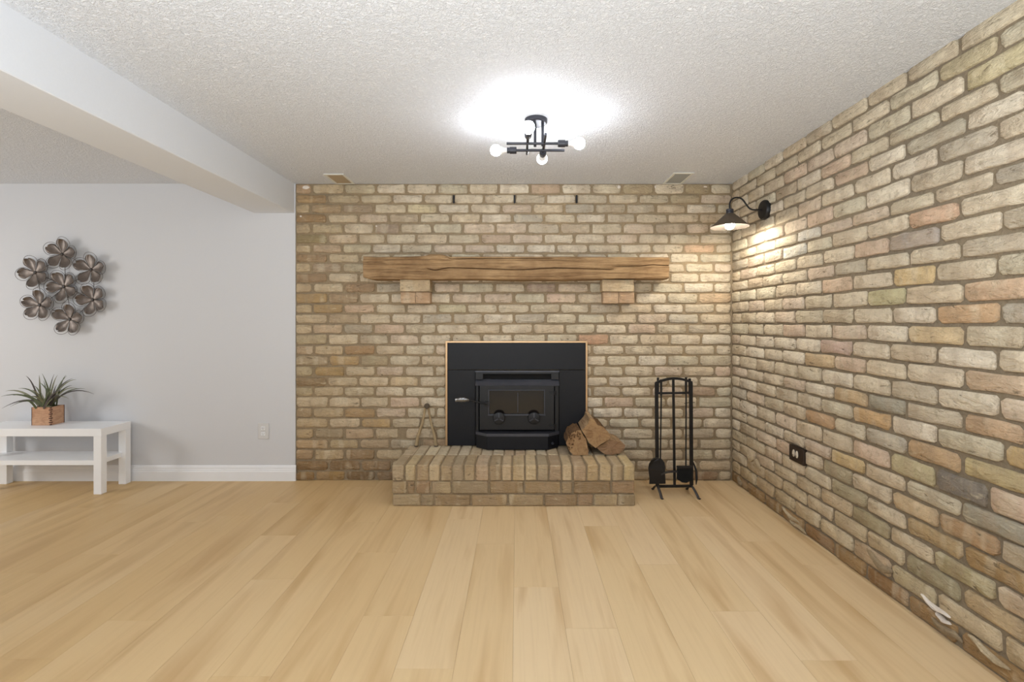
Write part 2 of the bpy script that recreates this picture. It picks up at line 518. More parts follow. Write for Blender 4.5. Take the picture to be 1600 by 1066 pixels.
# ------------------------------------------------------------------ back brick wall
bm = B(); box(bm, xw, XR + 0.1, D + 0.011, D + 0.13, -0.01, H)
wall = struct(obj('wall_back', bm, M['mortar'], origin=(0, D + 0.011, 0)), 'buff reclaimed brick wall behind the fireplace')
BR = [288, 303.2, 318.3, 333.6, 348.6, 365.5, 381.3, 396, 411, 426.3, 442, 457.8, 474.7, 490, 506.2, 522.2, 539.3, 555.3, 572.1, 588.6, 604.5, 620.2, 637.3, 653.5, 669.5, 686.4, 702.3, 719.4, 736.3, 751.5]
def c1(l): return [450 + v / 4.443 for v in l]
def c2(l): return [670 + v / 4.442 for v in l]
def c3(l): return [900 + v / 4.44 for v in l]
def c4(l): return [450 + v / 4.264 for v in l]
def c5(l): return [900 + v / 4.264 for v in l]
ROWS = {
 1: c1([165, 388, 608, 820]) + c2([57, 275, 483, 703, 920]) + c3([110, 320, 542, 755, 938]),
 2: c1([270, 500, 722, 940]) + c2([170, 382, 597, 812, 1025]) + c3([222, 434, 650, 864]),
 3: c1([155, 375, 597, 822]) + c2([60, 285, 503, 720, 940]) + c3([132, 348, 555, 765, 980]),
 4: c1([272, 488, 698, 912]) + c2([150, 360, 580, 800, 1022]) + c3([212, 415, 638, 855]),
 5: c1([162, 382, 595, 775, 1000]) + c2([235, 462, 683, 910]) + c3([105, 325, 548, 768]),
 6: c1([275, 485, 676, 888]) + c2([130, 358, 578, 798, 1010]) + c3([208, 430, 648, 862]),
 7: c1([165, 375, 580, 785, 1005]) + c2([243, 462, 672, 886]) + c3([85, 305, 527, 748, 970]),
 8: c1([277, 497, 715, 930]) + c2([150, 365, 585, 805]) + c3([0, 215, 435, 650, 858]),
 9: c1([160, 375, 595, 810]) + c2([40, 260, 480, 700, 920]) + c3([110, 330, 545, 758, 958]),
 10: c1([275, 490, 710, 925]) + c2([145, 360, 580, 800]) + c3([0, 215, 435, 652, 858]),
 11: c1([168, 388, 607, 800]) + c2([30, 222, 455, 670, 890]) + c3([90, 300, 530, 745, 958]),
 12: c1([275, 492, 708, 930]) + c2([155, 375, 590, 812, 1030]) + c3([215, 410, 632, 850]),
 13: c1([168, 383, 605, 820]) + c2([60, 265, 478, 700, 912]) + c3([95, 310, 533, 750, 965]),
 14: c1([275, 495, 715, 925]) + c2([165, 375, 592, 810, 1030]) + c3([205, 425, 635, 858]),
 15: c4([160, 368, 568, 785]) + [632.3, 681.2, 731.9, 782.5, 832.4, 883] + c3([133, 355, 560, 775, 988]),
 16: [511.4, 560.2] + [607.7, 655, 705.5, 753, 801.7, 853.4, 902.3, 952, 999, 1047, 1095.7],
 17: c4([172, 370, 580, 778, 980]) + c5([108, 322, 518, 720, 932]),
 18: c4([270, 480, 672, 882]) + c5([205, 410, 608, 822]),
 19: c4([170, 380, 585, 775, 978]) + c5([110, 318, 520, 717, 925]),
 20: c4([260, 467, 672, 873]) + c5([213, 413, 615, 820]),
 21: c4([168, 370, 577, 778, 982]) + c5([110, 303, 505, 720, 935]),
 22: c4([268, 482, 672, 880]) + c5([185, 390, 600, 815]),
 23: c4([163, 372, 583, 790, 985]) + c5([108, 315, 520, 720, 922]),
 24: c4([270, 482, 690, 885]) + c5([215, 427, 640, 845]),
 25: c4([172, 375, 577, 740, 778]) + c5([100, 310, 518, 715, 925]),
 26: c4([270, 472, 680, 890]) + c5([210, 412, 620, 822]),
 27: c4([172, 377, 580, 770]) + c5([310, 520, 720, 920]),
 28: c4([268, 485, 690]) + c5([400, 595, 815]),
 29: c4([178, 380, 585]) + c5([500, 720, 950]),
}
OVB = {  # (row, picture x): colour of bricks that stand out
 (5, 605): (150, 130, 118), (3, 560): (160, 142, 126), (2, 480): (178, 146, 108), (3, 510): (158, 126, 88), (3, 655): (214, 200, 160),
 (4, 480): (156, 124, 90), (8, 480): (152, 124, 98), (9, 510): (148, 122, 98), (10, 480): (150, 122, 98), (6, 480): (142, 134, 102),
 (11, 560): (150, 118, 90), (12, 540): (158, 134, 110), (12, 480): (186, 156, 110), (13, 510): (188, 158, 114), (16, 925): (198, 140, 108),
 (17, 560): (172, 132, 92), (7, 1090): (214, 170, 136), (12, 1118): (216, 180, 142), (21, 1095): (166, 134, 112), (9, 1090): (224, 212, 186),
 (8, 1070): (224, 212, 190), (10, 1070): (222, 210, 186), (3, 950): (168, 154, 134), (5, 1050): (170, 152, 132), (6, 775): (190, 162, 142),
 (1, 840): (196, 164, 140), (1, 1000): (160, 142, 108), (1, 1090): (158, 138, 100), (2, 1090): (178, 162, 130), (19, 500): (176, 146, 96),
 (18, 540): (184, 150, 100), (18, 590): (166, 154, 124), (20, 480): (140, 116, 84), (20, 640): (214, 186, 144), (23, 540): (176, 142, 100),
 (24, 590): (192, 158, 106), (27, 540): (148, 122, 94), (28, 480): (142, 114, 86), (28, 530): (132, 106, 80), (28, 590): (146, 118, 90),
 (29, 480): (150, 118, 80), (29, 520): (186, 152, 98), (29, 570): (108, 84, 60), (29, 615): (116, 90, 64), (13, 700): (192, 184, 150),
 (12, 880): (214, 180, 160), (29, 1100): (136, 100, 72), (11, 850): (158, 132, 122), (25, 690): (170, 156, 130), (26, 660): (176, 146, 118),  # the brick just under the mantel has the beam's shadow in its colour
}
# openings: what the insert and the hearth cover
def cuts(r, a, b):
    top, bot = BR[r - 1], BR[r]
    segs = [(a, b)]
    out = []
    for s0, s1 in segs:
        h0, h1 = None, None
        if top > 697: h0, h1 = 640, 965
        elif bot > 545: h0, h1 = 697, 916
        if h0 is None: out.append((s0, s1)); continue
        if s1 <= h0 or s0 >= h1: out.append((s0, s1)); continue
        if s0 < h0 - 4: out.append((s0, h0))
        if s1 > h1 + 4: out.append((h1, s1))
    return out
specs = []; sd = 1
for r in range(1, 30):
    js = [461.8] + sorted(ROWS[r]) + [1143]
    js = [j for i, j in enumerate(js) if i == 0 or j - js[i - 1] > 8]
    fixed = [js[0]]
    for j in js[1:]:
        gap = j - fixed[-1]
        if gap > 70:
            n = max(2, round(gap / 49)); g0 = fixed[-1]
            for q in range(1, n): fixed.append(g0 + gap * q / n)
        fixed.append(j)
    js = fixed
    for a, b in zip(js, js[1:]):
        mid = (a + b) / 2
        c = R.choice(PALW)
        for (rr, xx), cc in OVB.items():
            if rr == r and a <= xx < b: c = soft(cc, .45)
        # the bricks at the left end and near the floor are tinted browner
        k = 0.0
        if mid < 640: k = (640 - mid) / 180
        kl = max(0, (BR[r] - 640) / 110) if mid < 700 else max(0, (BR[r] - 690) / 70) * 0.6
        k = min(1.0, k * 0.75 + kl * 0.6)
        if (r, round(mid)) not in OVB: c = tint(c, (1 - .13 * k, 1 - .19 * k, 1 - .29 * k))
        for s0, s1 in cuts(r, a, b):
            m = 2.0
            if s1 - s0 < 9: continue
            u0 = (s0 + (m if s0 == a and s0 > 462 else 0.8) - VX) / S; u1 = (s1 - (m if s1 == b and s1 < 1142 else 0.8) - VX) / S
            z1 = (751 - BR[r - 1] - (1.5 if r > 1 else 0.3)) / S; z0 = max(0.002, (751 - BR[r] + 1.5) / S)
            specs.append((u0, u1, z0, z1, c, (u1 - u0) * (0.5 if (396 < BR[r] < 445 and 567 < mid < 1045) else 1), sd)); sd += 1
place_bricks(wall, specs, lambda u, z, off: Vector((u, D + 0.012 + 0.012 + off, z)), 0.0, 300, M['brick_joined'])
# black slots in the mortar of the second course
for px in (709, 804, 900.8):
    a = P(px, 305, D); b = P(px, 317.3, D)
    bm = B(); box(bm, a.x - .0065, a.x + .0065, D - 0.004, D + 0.012, b.z, a.z, 0.001)
    obj('weep_slot', bm, M['black'], wall)
# caulk blob at the top left of the brick, light pegs in the top course
for px, py, w, h in ((478, 293, 12, 6), (470, 338, 3, 3), (967, 292, 5, 6), (1024, 292, 2.5, 5), (1102, 292, 7, 2.5), (588, 353.5, 3, 2.5)):
    c = P(px, py, D - .001)
    bm = B(); bmesh.ops.create_icosphere(bm, subdivisions=2, radius=1)
    for v in bm.verts:
        n = 1 + 0.25 * noise.noise(v.co * 1.7 + Vector((px, 0, 0)))
        v.co = c + Vector((v.co.x * w / 2 / S * n, v.co.y * 0.004, v.co.z * h / 2 / S * n))
    obj('plaster_patch', bm, M['flake'], wall, smooth=True)

# ------------------------------------------------------------------ right brick wall
bm = B(); box(bm, XR + 0.011, XR + 0.13, Y0, D + 0.12, -0.01, H)
wallr = struct(obj('wall_right', bm, M['mortar_right'], origin=(XR + 0.011, 0, 0)), 'buff reclaimed brick side wall with grey mortar')
RB = [286, 300.2, 315.2, 332, 347, 362, 378.5, 395.4, 409.3, 425, 441, 456, 472.5, 489, 505.3, 521.7, 538, 554, 571, 586, 602.5, 619, 637.5, 652.5, 669, 685, 701, 717.5, 735, 751]
JA = [.9643, .8977, .8338, .7694, .705, .6403, .5762, .5118, .4467, .382, .3173, .2526]
JB = [.934, .8708, .8078, .7444, .6809, .615, .5496, .4822, .4178, .353, .288]
OVR = {  # (row, picture x)
 (3, 1547): (208, 160, 130), (9, 1460): (212, 172, 144), (14, 1510): (206, 166, 126), (13, 1560): (218, 182, 150), (12, 1425): (216, 186, 134),
 (17, 1545): (214, 186, 158), (19, 1560): (200, 166, 134), (20, 1580): (200, 170, 118), (22, 1500): (104, 98, 94), (21, 1465): (196, 160, 120),
 (24, 1510): (168, 132, 96), (25, 1560): (164, 132, 88), (26, 1500): (178, 170, 136), (23, 1560): (150, 146, 132), (10, 1425): (178, 168, 162),
 (16, 1305): (204, 176, 166), (19, 1340): (206, 168, 126), (20, 1340): (200, 160, 112), (21, 1285): (186, 146, 108), (19, 1310): (200, 170, 130),
 (13, 1375): (190, 184, 142), (5, 1465): (178, 170, 152), (6, 1510): (184, 174, 158), (2, 1500): (190, 178, 144), (11, 1305): (176, 166, 148),
 (15, 1465): (210, 184, 142), (18, 1390): (178, 168, 146), (19, 1390): (152, 148, 134), (22, 1400): (184, 172, 132), (23, 1330): (208, 180, 128),
 (24, 1400): (206, 178, 140), (21, 1590): (196, 180, 130), (12, 1290): (216, 186, 160), (8, 1260): (214, 212, 206), (9, 1240): (206, 206, 200),
 (17, 1280): (206, 178, 138), (25, 1330): (168, 160, 134), (26, 1350): (170, 162, 134), (24, 1315): (160, 150, 124), (27, 1440): (160, 157, 136),
 (27, 1560): (206, 184, 152), (25, 1430): (184, 158, 118), (22, 1330): (158, 142, 118), (3, 1590): (196, 184, 144),
 (10, 1340): (206, 178, 156), (18, 1330): (214, 196, 160), (4, 1560): (196, 184, 142),
}
specs = []
for r in range(1, 30):
    js0 = JA if r % 2 == 0 else JB
    rr = random.Random(900 + r)
    js = [0.9985] + [j + rr.uniform(-.004, .004) * (1 if j > .45 else 1.5) for j in js0]
    if r == 22: js = [0.9985] + JA[:7] + [.5135, .4560, .382, .317]
    j = js[-1]
    while j * D > Y0 + 0.2:
        j -= 0.0647; js.append(j)
    for a, b in zip(js, js[1:]):
        z1 = (751 - RB[r - 1] - (1.4 if r > 1 else 0.2)) / S; z0 = max(0.002, (751 - RB[r] + 1.4) / S)
        ya, yb = b * D + 0.0085, a * D - 0.0085
        if a > .99: yb = a * D
        c = R.choice(PALW)
        ymid = (ya + yb) / 2; px = VX + XR * F / max(ymid, .3); zm = (z0 + z1) / 2
        pa = VX + XR * F / max(yb, .2); pb = VX + XR * F / max(ya, .2)
        for (q, xx), cc in OVR.items():
            if q == r and pa <= xx < pb: c = soft(cc)
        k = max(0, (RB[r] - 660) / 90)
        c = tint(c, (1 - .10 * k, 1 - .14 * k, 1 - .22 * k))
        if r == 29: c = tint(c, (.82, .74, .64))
        pyt = VY - (zm - CZ) * F / max(yb, .3)
        vis = pa < 1600 and yb > 1.55 and 0 - 30 < VY - (z0 - CZ) * F / max(yb, .3) and VY - (z1 - CZ) * F / yb < 1066 + 20
        size = (1.0 / max(ymid, 1.2)) * (yb - ya) * (1.0 if vis else 0.001)
        sd += 1
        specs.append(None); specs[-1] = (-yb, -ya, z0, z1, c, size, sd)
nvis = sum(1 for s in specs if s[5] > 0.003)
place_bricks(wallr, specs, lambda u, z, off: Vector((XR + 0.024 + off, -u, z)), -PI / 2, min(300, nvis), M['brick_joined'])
# broken mortar lumps along the foot of the wall
for px, py, w, h, mt in ((1173, 716, .10, .035, 'mortar_light'), (1183, 726, .12, .05, 'mortar_light'), (1236, 806, .20, .022, 'mortar_light'), (1247, 828, .17, .022, 'mortar_light'),
                        (1462, 948, .14, .016, 'flake'), (1475, 968, .07, .014, 'flake'), (1480, 985, .14, .03, 'mortar'), (1156, 752, .08, .04, 'mortar'), (1375, 880, .16, .04, 'mortar'), (1545, 1020, .16, .022, 'mortar_light')):
    y = XR * F / (px - VX)
    c = Vector((XR - .002, y, max(CZ - (py - VY) * y / F, .02)))
    bm = B(); bmesh.ops.create_icosphere(bm, subdivisions=3, radius=1)
    for v in bm.verts:
        n = 1 + 0.5 * noise.noise(v.co * 2.1 + Vector((px, 0, 0)))
        yy = v.co.y * w / 2
        v.co = c + Vector((v.co.x * 0.012 * n, yy, v.co.z * h / 2 * n + 0.30 * h * math.sin(v.co.y * 3 + px) + yy * 0.12))
        v.co.z = max(v.co.z, 0.001)
    obj('mortar_lump', bm, M[mt], wallr, smooth=True)

# ------------------------------------------------------------------ hearth
HY, HZ = 3.282, 0.274
hx0, hx1 = (611 - VX) * HY / F, (994 - VX) * HY / F
hearth = thing('brick_hearth', 'raised brick hearth slab in front of the black fireplace insert', 'hearth', ((hx0 + hx1) / 2, (HY + D) / 2, 0))
bm = B(); box(bm, hx0 + .012, hx1 - .012, HY + .010, D + .01, 0, HZ - .008)
obj('mortar_core', bm, M['mortar'], hearth)
def hx(v): return (600 + v / 3.9 - VX) * HY / F
HC = [(192, 170, 134), (178, 154, 120), (200, 180, 146), (170, 146, 114), (186, 162, 126), (180, 162, 132), (186, 158, 126)]
HC = [tint(c, (.93, .92, .90)) for c in HC]
HT = [(208, 194, 168), (198, 178, 148), (212, 198, 170), (200, 182, 154), (192, 170, 142), (204, 184, 152)]
def solid_brick(x0, x1, y0, y1, z0, z1, c, seed):
    r = random.Random(seed)
    bm = B(); box(bm, x0, x1, y0, y1, z0, z1, min(0.006, (x1 - x0) / 5))
    for v in bm.verts: v.co += Vector([r.uniform(-.0022, .0022) for _ in range(3)])
    o = obj('brick', bm, M['brick'], hearth, origin=((x0 + x1) / 2, (y0 + y1) / 2, (z0 + z1) / 2))
    o.color = lin(c)
js = [45, 125, 195, 272, 342, 415, 485, 555, 640, 715, 780, 860, 932, 1005, 1083, 1150, 1235, 1310, 1388, 1460, 1533]
CF = {1: (200, 176, 132), 0: (172, 150, 118), 3: (200, 176, 138), 2: (170, 142, 104), 9: (202, 176, 140), 10: (196, 168, 124), 11: (208, 184, 142), 14: (202, 178, 140), 15: (176, 148, 116), 16: (196, 166, 120), 17: (204, 178, 134), 19: (208, 184, 132), 6: (172, 148, 112), 7: (178, 144, 112)}
ymid = 3.545
for i, (a, b) in enumerate(zip(js, js[1:])):
    solid_brick(hx(a) + .006, hx(b) - .006, HY - R.uniform(0, .004), ymid - .006, .169, HZ + R.uniform(-.002, .002), soft(CF.get(i, HC[i % 7]), .32), i)
x = hx0 + .004; i = 0
while x < hx1 - .03:
    w = 0.082 + R.uniform(-.006, .006)
    x1 = min(x + w, hx1 - .004)
    if x1 - x > .02: solid_brick(x + .004, x1 - .004, ymid + .004, D - .002, .169, HZ + R.uniform(-.0025, .0015), (222, 208, 178) if i == 2 else R.choice(HT), 60 + i)
    x = x1; i += 1
for row, js, z0, z1 in ((0, [45, 140, 190, 285, 410, 640, 855, 1080, 1150, 1385, 1533], .084, .163), (1, [45, 225, 305, 530, 755, 975, 1180, 1275, 1425, 1537], .002, .076)):
    for i, (a, b) in enumerate(zip(js, js[1:])):
        solid_brick(hx(a) + .006, hx(b) - .006, HY - R.uniform(0, .004), HY + .10, z0, z1, HC[(i * 3 + row * 2) % 7], 200 + i + 30 * row)
for sx in (0, 1):
    for z0, z1 in ((.084, .163), (.002, .076)):
        for y0 in (HY + .11, HY + .345):
            y1 = min(y0 + .222, D - .002)
            if sx == 0: solid_brick(hx0 - .001, hx0 + .09, y0, y1, z0, z1, R.choice(HC), int(y0 * 100))
            else: solid_brick(hx1 - .09, hx1 + .001, y0, y1, z0, z1, R.choice(HC), int(y0 * 100) + 7)

# ------------------------------------------------------------------ fireplace insert
def rect(bm, px0, py0, px1, py1, yf, yb, bev=0.0, snap=None):
    a = P(px0, py0, yf); b = P(px1, py1, yf)
    z0 = b.z if snap is None else snap
    return box(bm, a.x, b.x, yf, yb, z0, a.z, bev)
YS = 3.785
ins = thing('fireplace_insert', 'black steel wood stove insert set into the brick wall above the hearth', 'fireplace', (P(808, 0, D).x, D - .08, HZ))
YB = D - 0.006
HZT = HZ + .0045
for (a, b, c, d) in ((699.2, 536, 915, 577.6),):
    bm = B(); rect(bm, a, b, c, d, YS, YB, .0012); obj('surround_panel', bm, M['blackpanel'], ins)
bm = B(); rect(bm, 699.2, 578.4, 742.5, 700, YS, YB, .0012, HZT); obj('surround_panel', bm, M['blackpanel'], ins)
bm = B(); rect(bm, 873.5, 578.4, 915, 700, YS, YB, .0012, HZT); obj('surround_panel', bm, M['blackpanel'], ins)
for (a, b, c, d, s) in ((696, 533, 918, 535.8, None), (696, 535.8, 699, 700, HZT), (915.2, 535.8, 918, 700, HZT)):
    bm = B(); rect(bm, a, b, c, d, YS - .006, YB, .001, s); obj('trim_strip', bm, M['brass'], ins)
# firebox back plate and hood
bm = B(); rect(bm, 742.8, 579, 873.2, 700, 3.78, YB, 0, HZT); obj('firebox', bm, M['darkhole'], ins)
yf = 3.745
bm = B()
rect(bm, 743, 581, 873, 584.6, yf, 3.779, .001)
rect(bm, 743, 584.6, 754.5, 593, yf, 3.779, 0)
rect(bm, 861.5, 584.6, 873, 593, yf, 3.779, 0)
obj('hood_frame', bm, M['castiron'], ins)
bm = B(); a = P(742, 579.6, yf - .004); b = P(874, 581.6, yf - .004); box(bm, a.x, b.x, yf - .004, 3.779, b.z, a.z, .001); obj('hood_lip', bm, M['ironlip'], ins)
# sloped brow under the slot
a0 = P(743, 593, 3.765); a1 = P(873, 593, 3.765); b0 = P(746, 603, 3.715); b1 = P(871, 603, 3.715)
zc = b0.z
bm = B()
pr = [Vector((a0.x, 3.779, a0.z)), Vector((a0.x, 3.765, a0.z)), Vector((a0.x, 3.715, zc)), Vector((a0.x, 3.779, zc))]
prism(bm, pr, Vector((a1.x - a0.x, 0, 0))); obj('sloped_brow', bm, M['ironlip'], ins)
# side cheeks
for (p0, p1) in ((743.5, 748), (867, 873)):
    bm = B(); u = P(p0, 603, 3.74); v = P(p1, 676, 3.74); box(bm, u.x, v.x, 3.74, 3.779, v.z, u.z, .002); obj('cheek', bm, M['castiron'], ins)
# door: frame with opening, glass, beads
yd = 3.705
door = None
bm = B()
D0, D1, G0, G1 = P(749.5, 603, yd), P(865.5, 671.5, yd), P(764.5, 610.5, yd), P(850, 647.5, yd)
for (x0, x1, z0, z1) in ((D0.x, G0.x, D1.z, D0.z), (G1.x, D1.x, D1.z, D0.z), (G0.x, G1.x, G0.z, D0.z), (G0.x, G1.x, D1.z, G1.z)):
    box(bm, x0, x1, yd, 3.765, z0, z1, 0)
bmesh.ops.remove_doubles(bm, verts=bm.verts, dist=.0001)
door = obj('door', bm, M['castiron'], ins)
bm = B(); box(bm, G0.x, G1.x, yd + .012, yd + .016, G1.z, G0.z); obj('glass_pane', bm, M['glass'], door)
bm = B(); g = P(809, 628, yd + .010); box(bm, g.x - .002, g.x + .002, yd + .008, yd + .0125, G1.z + .012, G0.z - .018); obj('pane_joint', bm, M['ironlip'], door)
bm = B()
t = .007
for (x0, x1, z0, z1) in ((G0.x - t, G0.x, G1.z - t, G0.z + t), (G1.x, G1.x + t, G1.z - t, G0.z + t), (G0.x, G1.x, G0.z, G0.z + t * .7), (G0.x - .01, G1.x + .01, G1.z - t * 1.4, G1.z)):
    box(bm, x0, x1, yd - .006, yd + .004, z0, z1, .0015)
obj('glass_bead', bm, M['ironlip'], door)
for py in (614, 666):
    bm = B(); u = P(867, py, yd - .004)
    tube(bm, [(u.x, yd - .006, u.z - .016), (u.x, yd - .006, u.z + .016)], .008, 10)
    box(bm, u.x - .045, u.x, yd - .008, yd + .002, u.z - .006, u.z + .006, .001)
    obj('hinge', bm, M['castiron'], door, smooth=True)
# knobs
for px in (779.5, 834.5):
    c = P(px, 654, 3.655)
    kn = B(); lathe(kn, (c.x, 3.704, c.z), (0, -1, 0), [(0, 0), (.016, 0), (.014, .02), (.030, .026), (.043, .032), (.046, .040), (.043, .047), (.026, .050), (0, .051)], 20)
    k = obj('air_knob', kn, M['castiron'], door, smooth=True)
    bm = B()
    for q in range(3):
        an = PI / 2 + q * 2 * PI / 3
        bar(bm, (c.x + .006 * math.cos(an), 3.650, c.z + .006 * math.sin(an)), (c.x + .038 * math.cos(an), 3.652, c.z + .038 * math.sin(an)), .007, .006)
    obj('spoke', bm, M['ironlip'], k)
# latch handle with coiled grip
latch = P(761, 632, 3.69); m1 = P(733, 625.5, 3.655); m0 = P(711.5, 625.5, 3.63)
bm = B(); box(bm, latch.x - .016, latch.x + .012, 3.69, 3.706, latch.z - .02, latch.z + .02, .003); tube(bm, [latch, m1, m0], [.007, .005, .004], 8)
hd = obj('door_handle', bm, M['castiron'], door, smooth=True)
bm = B(); pts = []; NTURN = 13
for i in range(NTURN * 10 + 1):
    s = i / (NTURN * 10)
    base = m0.lerp(m1, s); base.z += .004 * math.sin(s * PI)
    rr = .006 + .012 * math.sin(min(1, (1 - s) * 1.25) * PI * .80) ** 1.0 if s < .95 else .007
    an = 2 * PI * i / 10
    pts.append(base + Vector((0, math.cos(an) * rr, math.sin(an) * rr)))
tube(bm, pts, .0030, 6)
obj('coil_grip', bm, M['spring'], hd, smooth=True)
# ash ledge and ash front (chamfered plan)
def plan(inset, zb_, zt_, name, mat, w=None):
    yl = 3.655 + inset
    f0 = P(760.5, 700, 3.655).x + inset; f1 = P(857, 700, 3.655).x - inset
    w0 = P(744, 700, 3.76).x + inset; w1 = P(872.5, 700, 3.76).x - inset
    pts = [Vector((w0, 3.779, zb_)), Vector((w0, yl + .075, zb_)), Vector((f0, yl, zb_)), Vector((f1, yl, zb_)), Vector((w1, yl + .075, zb_)), Vector((w1, 3.779, zb_))]
    bm = B(); prism(bm, pts, Vector((0, 0, zt_ - zb_)))
    return obj(name, bm, mat, ins)
zl = CZ - (678.5 - VY) * 3.655 / F
plan(0.004, HZ + .0055, zl - .018, 'ash_front', M['blackpanel'])
plan(-0.002, zl - .018, zl + .002, 'ash_ledge', M['ironlip'])
bm = B(); k = P(862, 693, 3.69); lathe(bm, (k.x, 3.70, k.z), (0.5, -1, 0), [(0, 0), (.010, 0), (.012, .012), (.008, .022), (0, .024)], 12); obj('draft_knob', bm, M['ironlip'], ins, smooth=True)

# ------------------------------------------------------------------ mantel
YM = 3.655; YMB = D - .004
mant = B()
nx = 150
x0m, x1m = P(567.5, 0, YM).x, P(1045.5, 0, YM).x
def interp(tab, x):
    if x <= tab[0][0]: return tab[0][1]
    for (a, va), (b, vb) in zip(tab, tab[1:]):
        if x <= b: return va + (vb - va) * (x - a) / (b - a)
    return tab[-1][1]
TOPY = [(567, 400.5), (590, 401.5), (640, 401), (662, 400), (672, 397), (690, 397.5), (702, 401), (800, 401), (900, 401), (1045, 402)]
BOTY = [(567, 433), (580, 436), (680, 436), (750, 435.5), (800, 437), (900, 436.5), (960, 435), (1035, 435), (1046, 435)]
CA = [(567, 421.5), (665, 419.5), (680, 422.5), (700, 418.3), (755, 420), (816, 421.6), (866, 418.7), (910, 420), (960, 421.2), (1046, 422)]
CB = [(567, 411), (900, 414), (958, 416), (1000, 416), (1020, 413.8), (1046, 415.2)]
CC_ = [(567, 405), (690, 402.6), (698, 401.8), (704, 404.6), (800, 404), (862, 403.6), (870, 405), (1046, 405)]
def act(x, a, b): return max(0, min(1, (x - a) / 10)) * max(0, min(1, (b - x) / 8 + (1 if b > 1040 else 0)))
cols = []
for i in range(nx + 1):
    px = 567.5 + (1045.5 - 567.5) * i / nx
    zs = []
    a, b, c = interp(CA, px), interp(CB, px), interp(CC_, px)
    ja, jb, jc = act(px, 664, 960), act(px, 955, 1050), act(px, 694, 866)
    bt, tp = interp(BOTY, px), interp(TOPY, px)
    ring = []
    def pt(py, y, dn=0.0):
        p = P(px, py, YM); nz = noise.noise(Vector((px * .05, py * .22, 3.1))) * .008 + noise.noise(Vector((px * .012, 0, 9))) * .004
        return Vector((p.x, y - nz + dn, p.z))
    fl = [(bt + (tp - bt) * .0, .006), (bt - 2.2, 0)]
    fl += [((bt + a) / 2, 0), (a + 1.0, .0005), (a, .022 * ja), (a - 1.0, .0005), ((a + b) / 2, 0), (b + .8, .0005), (b, .02 * jb), (b - .8, .0005), ((b + c) / 2, -.001), (c + .8, 0), (c, .016 * jc), (c - .8, 0), (tp + 1.0, .001), (tp, .008)]
    # knot bulge
    for py, dn in fl:
        bul = .012 * math.exp(-((px - 682) / 13) ** 2 - ((py - 404) / 6) ** 2)
        ring.append(mant.verts.new(pt(py, YM, dn - bul)))
    topz = ring[-1].co.z; botz = ring[0].co.z
    n1 = noise.noise(Vector((px * .02, 5, 0))) * .004
    ring.append(mant.verts.new(Vector((ring[-1].co.x, YM + .06, topz + n1))))
    ring.append(mant.verts.new(Vector((ring[0].co.x, YMB, topz))))
    ring.append(mant.verts.new(Vector((ring[0].co.x, YMB, botz - .002))))
    ring.append(mant.verts.new(Vector((ring[0].co.x, YM + .06, botz - n1 - .003))))
    cols.append(ring)
for A_, B_ in zip(cols, cols[1:]):
    n = len(A_)
    for k in range(n):
        mant.faces.new([A_[k], B_[k], B_[(k + 1) % n], A_[(k + 1) % n]])
mant.faces.new(cols[0]); mant.faces.new(cols[-1][::-1])
for ring, s in ((cols[0], -1), (cols[-1], 1)):
    for v in ring: v.co.x += s * noise.noise(v.co * 40) * .005
mo = obj('mantel_beam', mant, M['mantel'], smooth=True)
tag(mo, 'rough hewn timber mantel beam with long cracks on two brick corbels', 'mantel')

# corbels
for px0, px1, where in ((624.5, 671.5, 'left'), (941, 990.5, 'right')):
    ys, yl = 3.70, 3.722
    a = P(px0, 437, ys); b = P(px1, 455.5, ys)
    lab = ('brick corbel under the %s end of the timber mantel' % where)
    cb = thing('brick_corbel', lab, 'corbel', ((a.x + b.x) / 2, ys + .05, b.z - .08), 'corbels under the mantel')
    def cbr(x0, x1, y0, z0, z1, c):
        bm = B(); box(bm, x0, x1, y0, D - .002, z0, z1, .005, 2)
        for v in bm.verts: v.co += Vector([R.uniform(-.0015, .0015) for _ in range(3)])
        o = obj('brick', bm, M['brick'], cb, origin=((x0 + x1) / 2, y0, (z0 + z1) / 2)); o.color = lin(c)
    cbr(a.x, b.x, ys, b.z, a.z, (202, 180, 146))
    c0 = P(px0 + 1.5, 456.5, yl); c1_ = P(px1 + .5, 474, yl); mx = (c0.x + c1_.x) / 2
    cbr(c0.x, mx - .002, yl, c1_.z, c0.z, (202, 172, 140)); cbr(mx + .002, c1_.x, yl, c1_.z, c0.z, (194, 162, 130))
    bm = B(); box(bm, c0.x + .006, c1_.x - .006, yl + .008, D - .003, c1_.z + .003, b.z + .004); obj('mortar_bed', bm, M['mortar'], cb)

# ------------------------------------------------------------------ wishbone of sticks leaning on the wall
tg = thing('stick_tongs', 'pale wooden fire tongs standing open like a letter A on the hearth', 'tongs', (P(666, 0, 3.78).x, 3.785, HZ))
ap = P(667.3, 634.5, 3.79); fl_, fr = P(650.5, 697.3, 3.770), P(681.5, 697.3, 3.770)
fl_.z = HZ + .004; fr.z = HZ + .004
bm = B(); tube(bm, [(ap.x - .014, 3.790, ap.z - .015), (ap.x - .035, 3.785, ap.z - .13), (fl_.x + .010, 3.778, fl_.z + .07), (fl_.x, 3.771, fl_.z)], [.009, .009, .013, .013], 10); obj('arm', bm, M['stick'], tg, smooth=True)
bm = B(); tube(bm, [(ap.x + .010, 3.790, ap.z - .015), (ap.x + .028, 3.785, ap.z - .12), (fr.x - .012, 3.778, fr.z + .07), (fr.x, 3.771, fr.z)], [.008, .008, .012, .013], 10); obj('arm', bm, M['stick'], tg, smooth=True)
bm = B(); lathe(bm, (ap.x, 3.795, ap.z), (0, -1, 0), [(0, 0), (.02, 0), (.022, .012), (.016, .02), (0, .021)], 14); obj('pivot', bm, M['darkwood'], tg, smooth=True)
